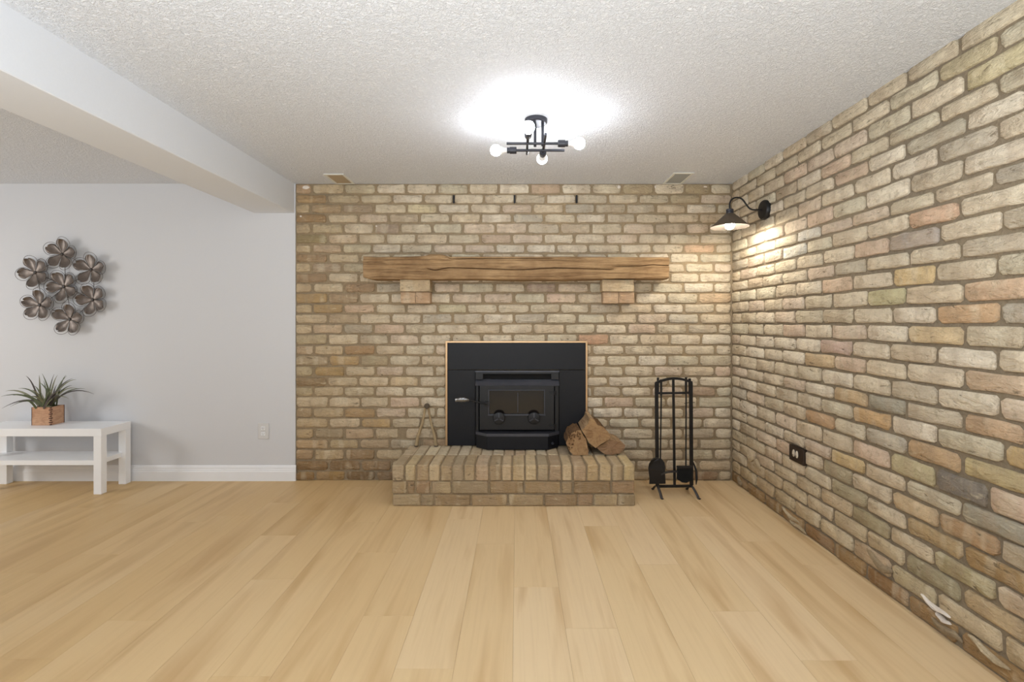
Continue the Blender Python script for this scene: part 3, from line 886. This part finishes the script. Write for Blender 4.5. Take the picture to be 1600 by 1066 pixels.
for f_ in (fl_, fr):
    bm = B(); lathe(bm, (f_.x, 3.769, HZ + .003), (0, 0, 1), [(0, 0), (.016, 0), (.016, .005), (0, .008)], 12); obj('foot_tip', bm, M['darkwood'], tg, smooth=True)

# ------------------------------------------------------------------ split logs
def k8(x, y): return (870 + x / 10.66, 640 + y / 10.66)
def make_log(label, pts, barkset, yf_, length, endmat, seed, zmin=None, sx=(0, 0)):
    world = [P(*k8(*p), yf_) for p in pts]
    if zmin is not None:
        lo = min(p.z for p in world)
        for p in world: p.z += zmin - lo
    cen = sum(world, Vector()) / len(world)
    lg = thing('split_log', label, 'log', (cen.x, yf_ + length / 2, min(p.z for p in world)), 'split logs stacked on the hearth')
    n = len(world); r = random.Random(seed)
    # denser outline
    ring = []; fl = []
    for i in range(n):
        a, b = world[i], world[(i + 1) % n]
        for q in range(3):
            p = a.lerp(b, q / 3.0)
            if q: p = p + Vector((r.uniform(-.0015, .0015), 0, r.uniform(-.0015, .0015)))
            ring.append(p); fl.append(i in barkset)
    N = len(ring); steps = 6
    rings = []
    for s in range(steps + 1):
        t_ = s / steps
        rr = []
        for i, p in enumerate(ring):
            jit = .0035 if fl[i] else .0015
            o_ = Vector((r.uniform(-jit, jit), 0, r.uniform(-jit, jit))) if s else Vector((0, 0, 0))
            o_.z = max(o_.z, 0) if p.z - min(q.z for q in ring) < .01 else o_.z
            rr.append(Vector((cen.x + (p.x - cen.x) * (1 - .06 * t_) + sx[0] * t_, yf_ + length * t_ + (r.uniform(-.003, .003) if s == 0 else 0), p.z + sx[1] * t_)) + o_)
        rings.append(rr)
    bms = {True: B(), False: B()}
    for i in range(N):
        j = (i + 1) % N; bm = bms[fl[i]]
        for s in range(steps):
            bm.faces.new([bm.verts.new(rings[s][i]), bm.verts.new(rings[s][j]), bm.verts.new(rings[s + 1][j]), bm.verts.new(rings[s + 1][i])])
    for key, nm, mt in ((True, 'bark', 'bark'), (False, 'split_side', 'split')):
        bm = bms[key]
        if len(bm.faces): bmesh.ops.remove_doubles(bm, verts=bm.verts, dist=.00001); obj(nm, bm, M[mt], lg)
        else: bm.free()
    for s in (0, steps):
        bm = B(); c = bm.verts.new(sum(rings[s], Vector()) / N + Vector((0, -.002 if s == 0 else .002, 0)))
        vs = [bm.verts.new(p) for p in rings[s]]
        for i in range(N): bm.faces.new([vs[i], vs[(i + 1) % N], c])
        obj('cut_end', bm, M[endmat], lg)
make_log('split log with rough bark front, leftmost of the three by the stove', [(155, 575), (190, 470), (250, 400), (340, 355), (400, 355), (440, 440), (485, 500), (505, 600), (528, 690), (525, 770), (265, 770), (200, 680)], {0, 1, 2, 3, 10, 11}, 3.515, .25, 'endgrain', 1, HZ + .003)
make_log('squarish golden split log resting on top of the other two', [(415, 350), (520, 240), (545, 155), (600, 150), (680, 260), (780, 290), (850, 370), (905, 480), (770, 560), (645, 645), (540, 560)], {4, 5, 6, 7}, 3.505, .25, 'endgrain', 2, None, (.0, .006))
make_log('curved brown split log lying at the right of the pile', [(668, 658), (780, 590), (860, 500), (960, 540), (1060, 560), (1140, 615), (1120, 690), (1040, 755), (930, 780), (810, 770), (720, 710)], {5, 6, 7, 8, 9, 10}, 3.518, .24, 'endgrain2', 3, HZ + .003)
# coarse bark knobs on the leftmost log's face
lg1 = [o for o in bpy.data.objects if o.name == 'split_log'][0]
bm = B()
for i in range(46):
    an = R.uniform(0, 1); x_ = 190 + 210 * R.random(); y_ = 400 + 280 * R.random() - (x_ - 190) * .25
    if x_ > 300 and y_ > 500: continue
    if (x_ - 340) ** 2 + (y_ - 540) ** 2 > 180 ** 2: continue
    c = P(*k8(x_, y_), 3.512)
    r0 = bmesh.ops.create_icosphere(bm, subdivisions=1, radius=1)
    for v in r0['verts']: v.co = c + Vector((v.co.x * .0045, v.co.y * .004, v.co.z * .0075))
o = obj('bark_flakes', bm, M['bark'], lg1); o['kind'] = 'stuff'

# ------------------------------------------------------------------ fireplace tools
def T(x, y, yy=3.50): return P(1010 + x / 11.84, 575 + y / 11.84, yy)
def U(x, y, yy=3.50): return P(1005 + x / 11.84, 700 + y / 11.84, yy)
st = thing('fireplace_tool_stand', 'black wrought iron tool stand with arched top beside the hearth', 'tool stand', (T(505, 0).x, 3.50, 0))
for xa, xb in ((185, 238 / 1.0), (822, 890)):
    top = T(xa, 275); bot = U({185: 262, 822: 893}[xa], 690)
    bm = B(); bar(bm, top, bot, .024, .012); obj('post', bm, M['wrought'], st)
bm = B()
arch = bez(T(170, 285), T(505, 115), T(840, 270), 12)
for a, b in zip(arch, arch[1:]): bar(bm, a, b + (b - a) * .08, .017, .014)
obj('arch', bm, M['wrought'], st)
bm = B(); bar(bm, T(190, 468), T(830, 462), .014, .014); obj('cross_bar', bm, M['wrought'], st)
bm = B(); bar(bm, T(497, 215), U(580, 690), .017, .008); obj('centre_rod', bm, M['wrought'], st)
bm = B(); bar(bm, U(265, 712), U(900, 705), .018, .012); obj('bottom_bar', bm, M['wrought'], st)
bm = B()
cur = bez(U(330, 490, 3.47), U(430, 430, 3.46), U(640, 440, 3.48), 8)
for a, b in zip(cur, cur[1:]): bar(bm, a, b, .010, .02)
obj('lower_rest', bm, M['footmetal'], st)
for xc in (262, 893):
    topc = U(xc, 700)
    for yy, xx in ((3.41, (345 if xc < 500 else 1030)), (3.60, (180 if xc < 500 else 810))):
        e = Vector((P(1005 + xx / 11.84, 700, yy).x, yy, .004))
        pts = bez(topc, Vector((topc.x + (e.x - topc.x) * .3, 3.5 + (yy - 3.5) * .45, .055)), e, 7) + [e + Vector(((e.x - topc.x) * .15, (yy - 3.5) * .12, .001))]
        bm = B(); tube(bm, pts, .010, 8, True, .5); 
        for v in bm.verts: v.co.z = max(v.co.z, 0.0005)
        obj('foot', bm, M['footmetal'], st, smooth=True)
# shovel
YT = 3.465
sh = thing('ash_shovel', 'black ash shovel with round topped blade hanging on the tool stand', 'shovel', (U(262, 0, YT).x, YT, U(0, 670, YT).z), 'tools on the stand')
bm = B(); bl = []
for px_, py_ in ((115, 670), (118, 560), (105, 460), (97, 380), (110, 300), (150, 235), (210, 200), (280, 195), (350, 215), (395, 270), (412, 360), (402, 450), (412, 560), (414, 665)):
    bl.append(U(px_, py_, YT))
prism(bm, bl, Vector((0, .006, 0)))
for v in bm.verts: v.co.y -= .018 * max(0, 1 - ((v.co.x - U(258, 0, YT).x) / .045) ** 2) * -1
obj('blade', bm, M['wrought'], sh)
bm = B(); tube(bm, [T(275, 470, 3.48), U(318, 210, YT + .01)], .0055, 8); obj('shaft', bm, M['wrought'], sh, smooth=True)
bm = B(); bar(bm, T(272, 215, 3.475), T(272, 510, 3.475), .014, .010); obj('grip', bm, M['wrought'], sh)
# tongs behind the left post
tn = thing('hearth_tongs', 'thin black tongs hanging behind the left post of the tool stand', 'tongs', (T(213, 0, 3.53).x, 3.53, .2), 'tools on the stand')
bm = B(); bar(bm, T(213, 180, 3.53), T(213, 480, 3.53), .014, .010); obj('grip', bm, M['wrought'], tn)
for dx in (-10, 12):
    bm = B(); tube(bm, [T(213, 480, 3.53), U(250 + dx, 100, 3.53), U(255 + dx * 2.4, 380, 3.53), U(250 + dx, 560, 3.53)], .004, 6); obj('tine', bm, M['wrought'], tn, smooth=True)
# brush
br = thing('hearth_brush', 'black bristle hearth brush hanging inside the right post', 'brush', (U(775, 0, YT).x, YT, U(0, 630, YT).z), 'tools on the stand')
bm = B(); tube(bm, [T(735, 470, 3.48), U(790, 340, YT)], .0055, 8); obj('shaft', bm, M['wrought'], br, smooth=True)
bm = B(); bar(bm, T(733, 175, 3.475), T(733, 475, 3.475), .014, .010); obj('grip', bm, M['wrought'], br)
a, b = U(625, 335, YT), U(905, 380, YT)
bm = B(); box(bm, a.x, b.x, YT - .018, YT + .018, b.z, a.z, .006, 2); obj('brush_head', bm, M['wrought'], br)
bm = B()
for i in range(22):
    for j in range(5):
        x_ = a.x + .006 + (b.x - a.x - .012) * i / 21; y_ = YT - .014 + .028 * j / 4
        zb_ = U(0, 590 + 50 * math.sin(i / 21 * PI) - (8 if (i + j) % 2 else 0), YT).z
        tube(bm, [(x_, y_, b.z + .001), (x_ + .002 * math.sin(i * 7 + j), y_, zb_)], [.0028, .0022], 4)
o = obj('bristles', bm, M['bristle'], br); o['kind'] = 'stuff'
# poker
pk = thing('fire_poker', 'black fire poker with curved hook hanging at the right of the tool stand', 'poker', (T(800, 0, 3.53).x, 3.53, U(0, 680, 3.53).z), 'tools on the stand')
bm = B(); bar(bm, T(798, 195, 3.53), T(805, 500, 3.53), .017, .012); obj('grip', bm, M['wrought'], pk)
bm = B(); tube(bm, [T(812, 500, 3.53), U(905, 240, 3.53), U(945, 320, 3.52), U(980, 420, 3.51), U(988, 560, 3.50), U(980, 680, 3.50)], [.006, .006, .006, .008, .009, .003], 8); obj('shaft', bm, M['wrought'], pk, smooth=True)
bm = B(); tube(bm, [T(700, 655, 3.53), T(780, 645, 3.53), T(895, 640, 3.53)], .0022, 6); obj('hanging_pin', bm, M['wrought'], pk, smooth=True)

# ------------------------------------------------------------------ white bench table
TX0, TX1, TY0, TY1, TZ = -3.93, -2.97, 3.50, 3.77, .470
tb = thing('bench_table', 'low white rectangular table with shelf against the white wall', 'table', ((TX0 + TX1) / 2, (TY0 + TY1) / 2, 0))
bm = B(); box(bm, TX0, TX1, TY0, TY1, TZ - .055, TZ, .0015); obj('tabletop', bm, M['white'], tb)
for x0 in (TX0, TX1 - .056):
    for y0 in (TY0, TY1 - .05):
        bm = B(); box(bm, x0 + .0005, x0 + .0555, y0 + .0005, y0 + .0495, 0.0005, TZ - .0555, .0012); obj('leg', bm, M['white'], tb)
bm = B(); box(bm, TX0 + .02, TX1 - .03, TY0 + .006, TY1 - .012, .208, .242, .001); obj('shelf', bm, M['white'], tb)

# ------------------------------------------------------------------ plant
def Q(x, y, yy=3.66): return P(x / 4.845, 570 + y / 4.845, yy)
PX0, PX1 = P(49.5, 0, 3.61).x, P(79, 0, 3.61).x
PY0, PY1 = 3.61, 3.72; PZ1 = CZ - (636.5 - VY) * 3.61 / F
pot = thing('plant_pot', 'square copper toned wooden planter on the white table', 'planter', ((PX0 + PX1) / 2, (PY0 + PY1) / 2, TZ))
w_ = .008
for (x0, x1, y0, y1) in ((PX0, PX1, PY0, PY0 + w_), (PX0, PX1, PY1 - w_, PY1), (PX0, PX0 + w_, PY0 + w_, PY1 - w_), (PX1 - w_, PX1, PY0 + w_, PY1 - w_)):
    bm = B(); box(bm, x0, x1, y0, y1, TZ + .001, PZ1, .0012); obj('side_panel', bm, M['pot'], pot)
bm = B(); box(bm, PX0 + w_, PX1 - w_, PY0 + w_, PY1 - w_, TZ + .002, PZ1 - .012); obj('soil', bm, M['soil'], pot)
bm = B()
for i in range(9):
    z_ = TZ + .006 + (PZ1 - TZ - .012) * i / 8
    dx = -.006 if i % 2 else 0
    box(bm, PX1 - .006 + dx, PX1 + .0012, PY0 - .0015, PY0 + .010 - dx, z_ - .004, z_ + .005)
obj('corner_seam', bm, M['potdark'], pot)['kind'] = 'stuff'
for (a, b, c, d) in ((PX0 - .001, PX0 + .003, PY0 - .001, PY0 + .004), (PX1 - .002, PX1 + .001, PY1 - .004, PY1 + .001)):
    bm = B(); box(bm, a, b, c, d, TZ + .001, PZ1); obj('edge_strip', bm, M['potdark'], pot)
pl = thing('spiky_plant', 'spiky grass plant with long arching green leaves in the copper planter', 'plant', ((PX0 + PX1) / 2, 3.66, PZ1 - .012))
base0 = Vector(((PX0 + PX1) / 2, 3.665, PZ1 - .010))
tips = [((8, 240), .45, -.06), ((14, 332), .62, -.10), ((42, 200), .42, .03), ((78, 318), .6, -.05), ((138, 180), .40, .06), ((196, 84), .30, -.04), ((296, 78), .15, .03), ((318, 66), .1, -.05),
        ((300, 135), .2, .08), ((410, 72), .15, .05), ((437, 78), .3, -.04), ((500, 78), .35, .04), ((505, 85), .28, .08), ((552, 104), .25, -.06), ((577, 112), .42, .03),
        ((545, 156), .4, .07), ((642, 182), .42, .0), ((712, 222), .55, -.02), ((520, 258), .6, -.10), ((470, 142), .2, -.09), ((390, 118), .1, -.10), ((355, 150), .1, .08),
        ((240, 190), .35, -.10), ((260, 160), .3, .09), ((330, 120), .12, .06), ((430, 150), .25, .02), ((585, 180), .45, -.10), ((100, 232), .45, -.12), ((170, 270), .6, -.12),
        ((480, 190), .35, -.13), ((300, 200), .25, -.13), ((350, 175), .15, -.14), ((410, 170), .15, -.13), ((450, 240), .5, -.13), ((230, 240), .5, -.13)]
for i, ((tx, ty), arcf, dy) in enumerate(tips):
    tip = Q(tx, ty, 3.66 + dy * .8)
    st_ = base0 + Vector((R.uniform(-.035, .035) + (tip.x - base0.x) * .12, R.uniform(-.03, .03) + dy * .25, 0))
    ln = (tip - st_).length
    ctrl = st_ + Vector(((tip.x - st_.x) * .42, (tip.y - st_.y) * .45, max((tip.z - st_.z), .02) * .62 + ln * arcf * .62))
    c = bez(st_, ctrl, tip, 9)
    bm = B(); rows_ = []
    wmax = R.uniform(.007, .0105) * (1.25 if ty > 180 and 200 < tx < 500 else 1)
    for k, p in enumerate(c):
        t_ = k / 9; wd = wmax * (1 - t_ ** 1.6) ** .9 * (0.75 + .6 * t_ * (1 - t_)) + .0005
        d = (c[min(k + 1, 9)] - c[max(k - 1, 0)]).normalized()
        sd_ = d.cross(Vector((0, -1, .35)).normalized())
        sd_ = sd_.normalized() if sd_.length > .05 else Vector((1, 0, 0))
        nrm = sd_.cross(d).normalized()
        rows_.append([bm.verts.new(p - sd_ * wd), bm.verts.new(p + nrm * wd * .35), bm.verts.new(p + sd_ * wd), bm.verts.new(p + nrm * (wd * .35 + .0008) * -0.6)])
    for a, b in zip(rows_, rows_[1:]):
        for k in range(4): bm.faces.new([a[k], a[(k + 1) % 4], b[(k + 1) % 4], b[k]])
    bm.faces.new(rows_[0]); bm.faces.new(rows_[-1][::-1])
    obj('leaf', bm, M[('leaf', 'leaf', 'leaf2', 'leaf3')[(i * 7) % 4]], pl, smooth=True)
bm = B()
for i in range(7):
    p = base0 + Vector((R.uniform(.0, .045), -.045 + R.uniform(-.01, .02), .012))
    r0 = bmesh.ops.create_icosphere(bm, subdivisions=1, radius=1)
    for v in r0['verts']: v.co = p + Vector((v.co.x * .016, v.co.y * .006, v.co.z * .010 - abs(v.co.x) * .006))
obj('young_rosette', bm, M['leaf2'], pl)

# ------------------------------------------------------------------ metal flower wall art
def W(x, y, yy=3.78): return P(x / 5.92, 360 + y / 5.92, yy)
art = thing('flower_wall_art', 'wall sculpture of seven taupe metal flowers on the white wall', 'wall art', (W(590, 520).x, D - .03, W(0, 980).z))
flowers = [((587, 222), 80, 1.0), ((325, 390), 115, 1.0), ((855, 365), 86, 1.0), ((590, 520), 117, 1.0), ((380, 692), 87, .98), ((857, 643), 112, 1.0), ((657, 823), 83, 1.0)]
def petal_mesh(seed, Lp):
    r = random.Random(seed); V = []; Fc = []
    nu, nv = 13, 7; cup = r.uniform(.008, .016); tw = r.uniform(-.006, .006)
    for lay in (0, 1):
        for i in range(nu):
            u = math.sin(PI / 2 * i / (nu - 1)) ** .9; wd = Lp * .36 * (math.sin(PI * min(1, u ** .9 * .5 + (.5 if u > .999 else 0) + 0)) if False else 1)
            wprof = Lp * .37 * (max(0, (1 - ((u - .66) / .345) ** 2)) ** .5 if u > .64 else (0.10 + .90 * (u / .64) ** 1.15))
            wprof = max(wprof, .002)
            for j in range(nv):
                v = j / (nv - 1) * 2 - 1
                V.append((u * Lp, -(.006 + cup * (v * v) * u + .016 * u * u + tw * v * u) - lay * .0012, v * wprof))
    for lay in (0, 1):
        o_ = lay * nu * nv
        for i in range(nu - 1):
            for j in range(nv - 1):
                q = (o_ + i * nv + j, o_ + i * nv + j + 1, o_ + (i + 1) * nv + j + 1, o_ + (i + 1) * nv + j)
                Fc.append(q if lay else q[::-1])
    per = [j for j in range(nv)] + [i * nv + nv - 1 for i in range(1, nu)] + [(nu - 1) * nv + j for j in range(nv - 2, -1, -1)] + [i * nv for i in range(nu - 2, 0, -1)]
    for k in range(len(per)):
        a, b = per[k], per[(k + 1) % len(per)]
        Fc.append((a, b, b + nu * nv, a + nu * nv))
    me = bpy.data.meshes.new('petal'); me.from_pydata(V, [], Fc); me.update()
    for p in me.polygons: p.use_smooth = True
    me.materials.append(M['petal']); return me
PM = [petal_mesh(s, .113) for s in range(6)]
def loop_mesh(Lp):
    bm = B(); pts = []
    for i in range(29):
        a = -PI * .80 + 2 * PI * .80 * i / 28
        pts.append((Lp * .66 + math.cos(a) * Lp * .37, -.006 - .024 * (.66 + math.cos(a) * .37) ** 2, math.sin(a) * Lp * .40))
    pts = [(0, -.004, -.002)] + pts + [(0, -.004, .002)]
    tube(bm, pts, .0014, 6)
    me = bpy.data.meshes.new('wire_loop'); bm.to_mesh(me); bm.free(); me.materials.append(M['wire'])
    for p in me.polygons: p.use_smooth = True
    return me
LM = loop_mesh(.128)
for i, ((fx, fy), a0, sc_) in enumerate(flowers):
    c = W(fx, fy); c.y = D - (.022 if i % 2 else .034)
    bm = B(); lathe(bm, (c.x, c.y + .004, c.z), (0, -1, 0), [(0, 0), (.012, 0), (.013, .010), (.008, .017), (0, .018)], 12)
    fo = obj('metal_flower', bm, M['core'], art, smooth=True, origin=c)
    for q in range(5):
        an = math.radians(a0 - 72 * q + R.uniform(-5, 5))
        o = link_mesh('petal', PM[R.randrange(6)], fo); o.rotation_euler = (R.uniform(-.25, .25), -an, 0)
        o.rotation_euler = (0, -an, 0); o.rotation_mode = 'XYZ'
        o = link_mesh('wire_loop', LM, fo); o.rotation_euler = (0, -(an + R.choice((-1, 1)) * R.uniform(.0, .06)), 0)
bm = B()
for a, b in ((3, 0), (3, 1), (3, 2), (3, 4), (3, 5), (3, 6), (0, 2), (2, 5), (5, 6), (6, 4), (4, 1), (1, 0)):
    pa, pb = W(*flowers[a][0]), W(*flowers[b][0])
    d = (pb - pa).normalized(); pa = pa + d * .08; pb = pb - d * .08; pa.y = pb.y = D - .018
    tube(bm, [pa, pb], .002, 6)
obj('joining_wire', bm, M['wire'], art)

# ------------------------------------------------------------------ outlets
a, b = P(403.5, 661, D), P(420.5, 686, D)
ol = thing('wall_outlet', 'white wall outlet with plate on the white wall near the brick', 'outlet', ((a.x + b.x) / 2, D, b.z))
bm = B(); box(bm, a.x, b.x, D - .007, D, b.z, a.z, .003, 2); obj('cover_plate', bm, M['outlet'], ol)
for zz in (.33, .67):
    c = a.lerp(b, zz); c.x = (a.x + b.x) / 2
    bm = B(); box(bm, c.x - .016, c.x + .016, D - .010, D - .006, c.z - .014, c.z + .014, .0025); ro = obj('receptacle', bm, M['trim'], ol)
    bm = B()
    for dx in (-.006, .006): box(bm, c.x + dx - .0012, c.x + dx + .0012, D - .0108, D - .0096, c.z - .001, c.z + .008)
    box(bm, c.x - .002, c.x + .002, D - .0108, D - .0096, c.z - .009, c.z - .005)
    obj('slot', bm, M['slot'], ro)
ya, yb = 2.835, 2.985; zc_ = CZ - (711 - VY) * 2.905 / F; xo = XR - .002
oo = thing('brick_wall_outlet', 'dark brown outlet plate with two cream receptacles on the brick side wall', 'outlet', (xo, 2.91, zc_ - .05))
bm = B(); box(bm, xo - .010, XR + .02, ya, yb, zc_ - .046, zc_ + .046, .005, 2)
for v in bm.verts: v.co += Vector((0, R.uniform(-.002, .002), R.uniform(-.002, .002)))
obj('cover_plate', bm, M['brownplate'], oo)
for yy in (2.897, 2.931):
    bm = B(); lathe(bm, (xo - .009, yy, zc_ + .004), (-1, 0, 0), [(0, 0), (.016, 0), (.016, .003), (.013, .006), (0, .006)], 16)
    for v in bm.verts: v.co.y = yy + (v.co.y - yy) * .72; v.co.z = zc_ + .004 + (v.co.z - zc_ - .004) * 1.35
    ro = obj('receptacle', bm, M['cream'], oo, smooth=True)
    bm = B(); box(bm, xo - .0165, xo - .0145, yy - .002, yy + .002, zc_ - .008, zc_ - .002); obj('slot', bm, M['slot'], ro)

# ------------------------------------------------------------------ ceiling vents
for (x0, x1, y0, y1, sm, lab) in ((-1.405, -1.255, 3.55, 3.800, 'venttan', 'ceiling air vent with tan slats above the left of the brick wall'), (1.125, 1.275, 3.52, 3.800, 'ventgrey', 'ceiling air vent with grey slats above the right of the brick wall')):
    vt = thing('ceiling_vent', lab, 'vent', ((x0 + x1) / 2, (y0 + y1) / 2, H), 'vents in the ceiling')
    bm = B(); t = .018
    for (a, b, c, d) in ((x0, x0 + t, y0, y1), (x1 - t, x1, y0, y1), (x0 + t, x1 - t, y0, y0 + t), (x0 + t, x1 - t, y1 - t, y1)):
        box(bm, a, b, c, d, H - .008, H - .0005, .0015)
    obj('frame', bm, M['ventlip'], vt)
    bm = B(); box(bm, x0 + t, x1 - t, y0 + t, y1 - t, H - .0015, H - .0003); obj('duct_plate', bm, M[sm], vt)
    n = 9
    for i in range(n):
        yy = y0 + t + (y1 - y0 - 2 * t) * (i + .5) / n
        bm = B(); prism(bm, [Vector((x0 + t, yy - .009, H - .002)), Vector((x0 + t, yy + .004, H - .0075)), Vector((x0 + t, yy + .005, H - .0065)), Vector((x0 + t, yy - .008, H - .001))], Vector((x1 - x0 - 2 * t, 0, 0)))
        obj('slat', bm, M[sm], vt)

# ------------------------------------------------------------------ ceiling light
CX, CY, LZ = 0.10, 2.60, 2.163
cl = thing('ceiling_light', 'dark four bulb ceiling light with crossed bars, bulbs lit', 'ceiling light', (CX, CY, H))
bm = B(); lathe(bm, (CX, CY, H - .001), (0, 0, -1), [(0, 0), (.060, 0), (.060, .018), (.054, .024), (0, .025)], 28); obj('canopy', bm, M['lampmetal'], cl, smooth=True)
for dx, dy in ((-.005, .0), (.035, -.01)):
    bm = B(); tube(bm, [(CX + dx, CY + dy, H - .024), (CX + dx, CY + dy, LZ)], .0075, 10); obj('stem', bm, M['lampmetal'], cl, smooth=True)
def bulb_arm(a, b, end):
    """bar from a to b, socket and bulb beyond b (end = +1) ."""
    a = Vector(a); b = Vector(b); d = (b - a).normalized()
    bm = B(); tube(bm, [a, b], .0072, 10); ar = obj('arm', bm, M['lampmetal'], cl, smooth=True)
    bm = B(); lathe(bm, b - d * .002, d, [(0, 0), (.017, 0), (.0185, .004), (.0185, .036), (.0155, .038), (.0155, .052), (0, .052)], 20); so = obj('socket', bm, M['lampmetal'], cl, smooth=True)
    bm = B(); lathe(bm, b + d * .048, d, [(.0125, 0), (.013, .012), (.018, .026), (.024, .034)], 18); obj('bulb_neck', bm, M['bulbneck'], cl, smooth=True)
    R0 = .030; prof = []
    for i in range(0, 13):
        t_ = -0.62 * PI / 2 + (PI / 2 + .62 * PI / 2) * i / 12
        prof.append((max(R0 * math.cos(t_), 0 if i == 12 else 1e-5), .034 + R0 * .85 + R0 * math.sin(t_)))
    prof[-1] = (0, prof[-1][1])
    bm = B(); lathe(bm, b + d * .050, d, prof, 20); obj('bulb', bm, M['bulb'], cl, smooth=True)
y_r, y_l = 2.555, 2.645
bulb_arm((CX - .155, y_r, LZ), (CX + .115, y_r, LZ), 1)
bulb_arm((CX + .155, y_l, LZ - .004), (CX - .105, y_l, LZ - .004), 1)
bulb_arm((CX - .045, CY + .13, LZ + .006), (CX - .045, CY - .135, LZ + .006), 1)
bulb_arm((CX + .042, CY - .16, LZ + .006), (CX + .042, CY + .085, LZ + .002), 1)

# ------------------------------------------------------------------ wall sconce
SYY = 3.29
def Z8(x, y): return P(1080 + x / 8, 280 + y / 8, SYY)
plc = Z8(920, 385); plc.x = XR
sw = thing('wall_sconce', 'black gooseneck wall lamp with bronze cone shade on the brick side wall', 'wall lamp', (XR, SYY, plc.z - .07))
bm = B(); lathe(bm, (XR + .004, SYY, plc.z), (-1, 0, 0), [(0, 0), (.066, 0), (.066, .018), (.060, .026), (.02, .030), (0, .030)], 30); obj('back_plate', bm, M['black'], sw, smooth=True)
gp = [(482, 385), (482, 310), (500, 262), (535, 237), (575, 230), (615, 238), (650, 265), (690, 320), (725, 362), (765, 382), (800, 385)]
pts = [Z8(*g) for g in gp] + [Vector((XR - .02, SYY, plc.z))]
# smooth the polyline
sp = []
for i in range(len(pts) - 1):
    p0, p1, p2, p3 = pts[max(i - 1, 0)], pts[i], pts[i + 1], pts[min(i + 2, len(pts) - 1)]
    for q in range(4):
        t_ = q / 4
        sp.append(.5 * ((2 * p1) + (p2 - p0) * t_ + (2 * p0 - 5 * p1 + 4 * p2 - p3) * t_ * t_ + (3 * p1 - p0 - 3 * p2 + p3) * t_ ** 3))
sp.append(pts[-1])
bm = B(); tube(bm, sp, .0055, 10); obj('gooseneck', bm, M['black'], sw, smooth=True)
stp = Z8(482, 375); sb = Z8(482, 437)
bm = B(); lathe(bm, stp, (0, 0, -1), [(0, 0), (.020, 0), (.024, .003), (.024, .016), (.022, .018), (.024, .020), (.024, stp.z - sb.z), (0, stp.z - sb.z)], 20); obj('socket', bm, M['lampmetal'], sw, smooth=True)
rimz = Z8(482, 600).z; rr_ = .122
bm = B(); lathe(bm, (sb.x, SYY, sb.z + .004), (0, 0, -1), [(.023, 0), (.030, .004), (.075, .045), (rr_, sb.z - rimz + .004)], 40); obj('shade', bm, M['shade'], sw, smooth=True)
bm = B(); lathe(bm, (sb.x, SYY, sb.z + .001), (0, 0, -1), [(.022, 0.001), (.029, .004), (.074, .045), (rr_ - .001, sb.z - rimz)], 40); obj('shade_lining', bm, M['shade_in'], sw, smooth=True)
bm = B(); bc = Vector((sb.x, SYY, rimz + .006)); lathe(bm, bc + Vector((0, 0, .055)), (0, 0, -1), [(.012, -.02), (.014, 0), (.024, .02), (.030, .036), (.031, .048), (.028, .062), (.018, .073), (0, .078)], 22); obj('bulb', bm, M['sbulb'], sw, smooth=True)
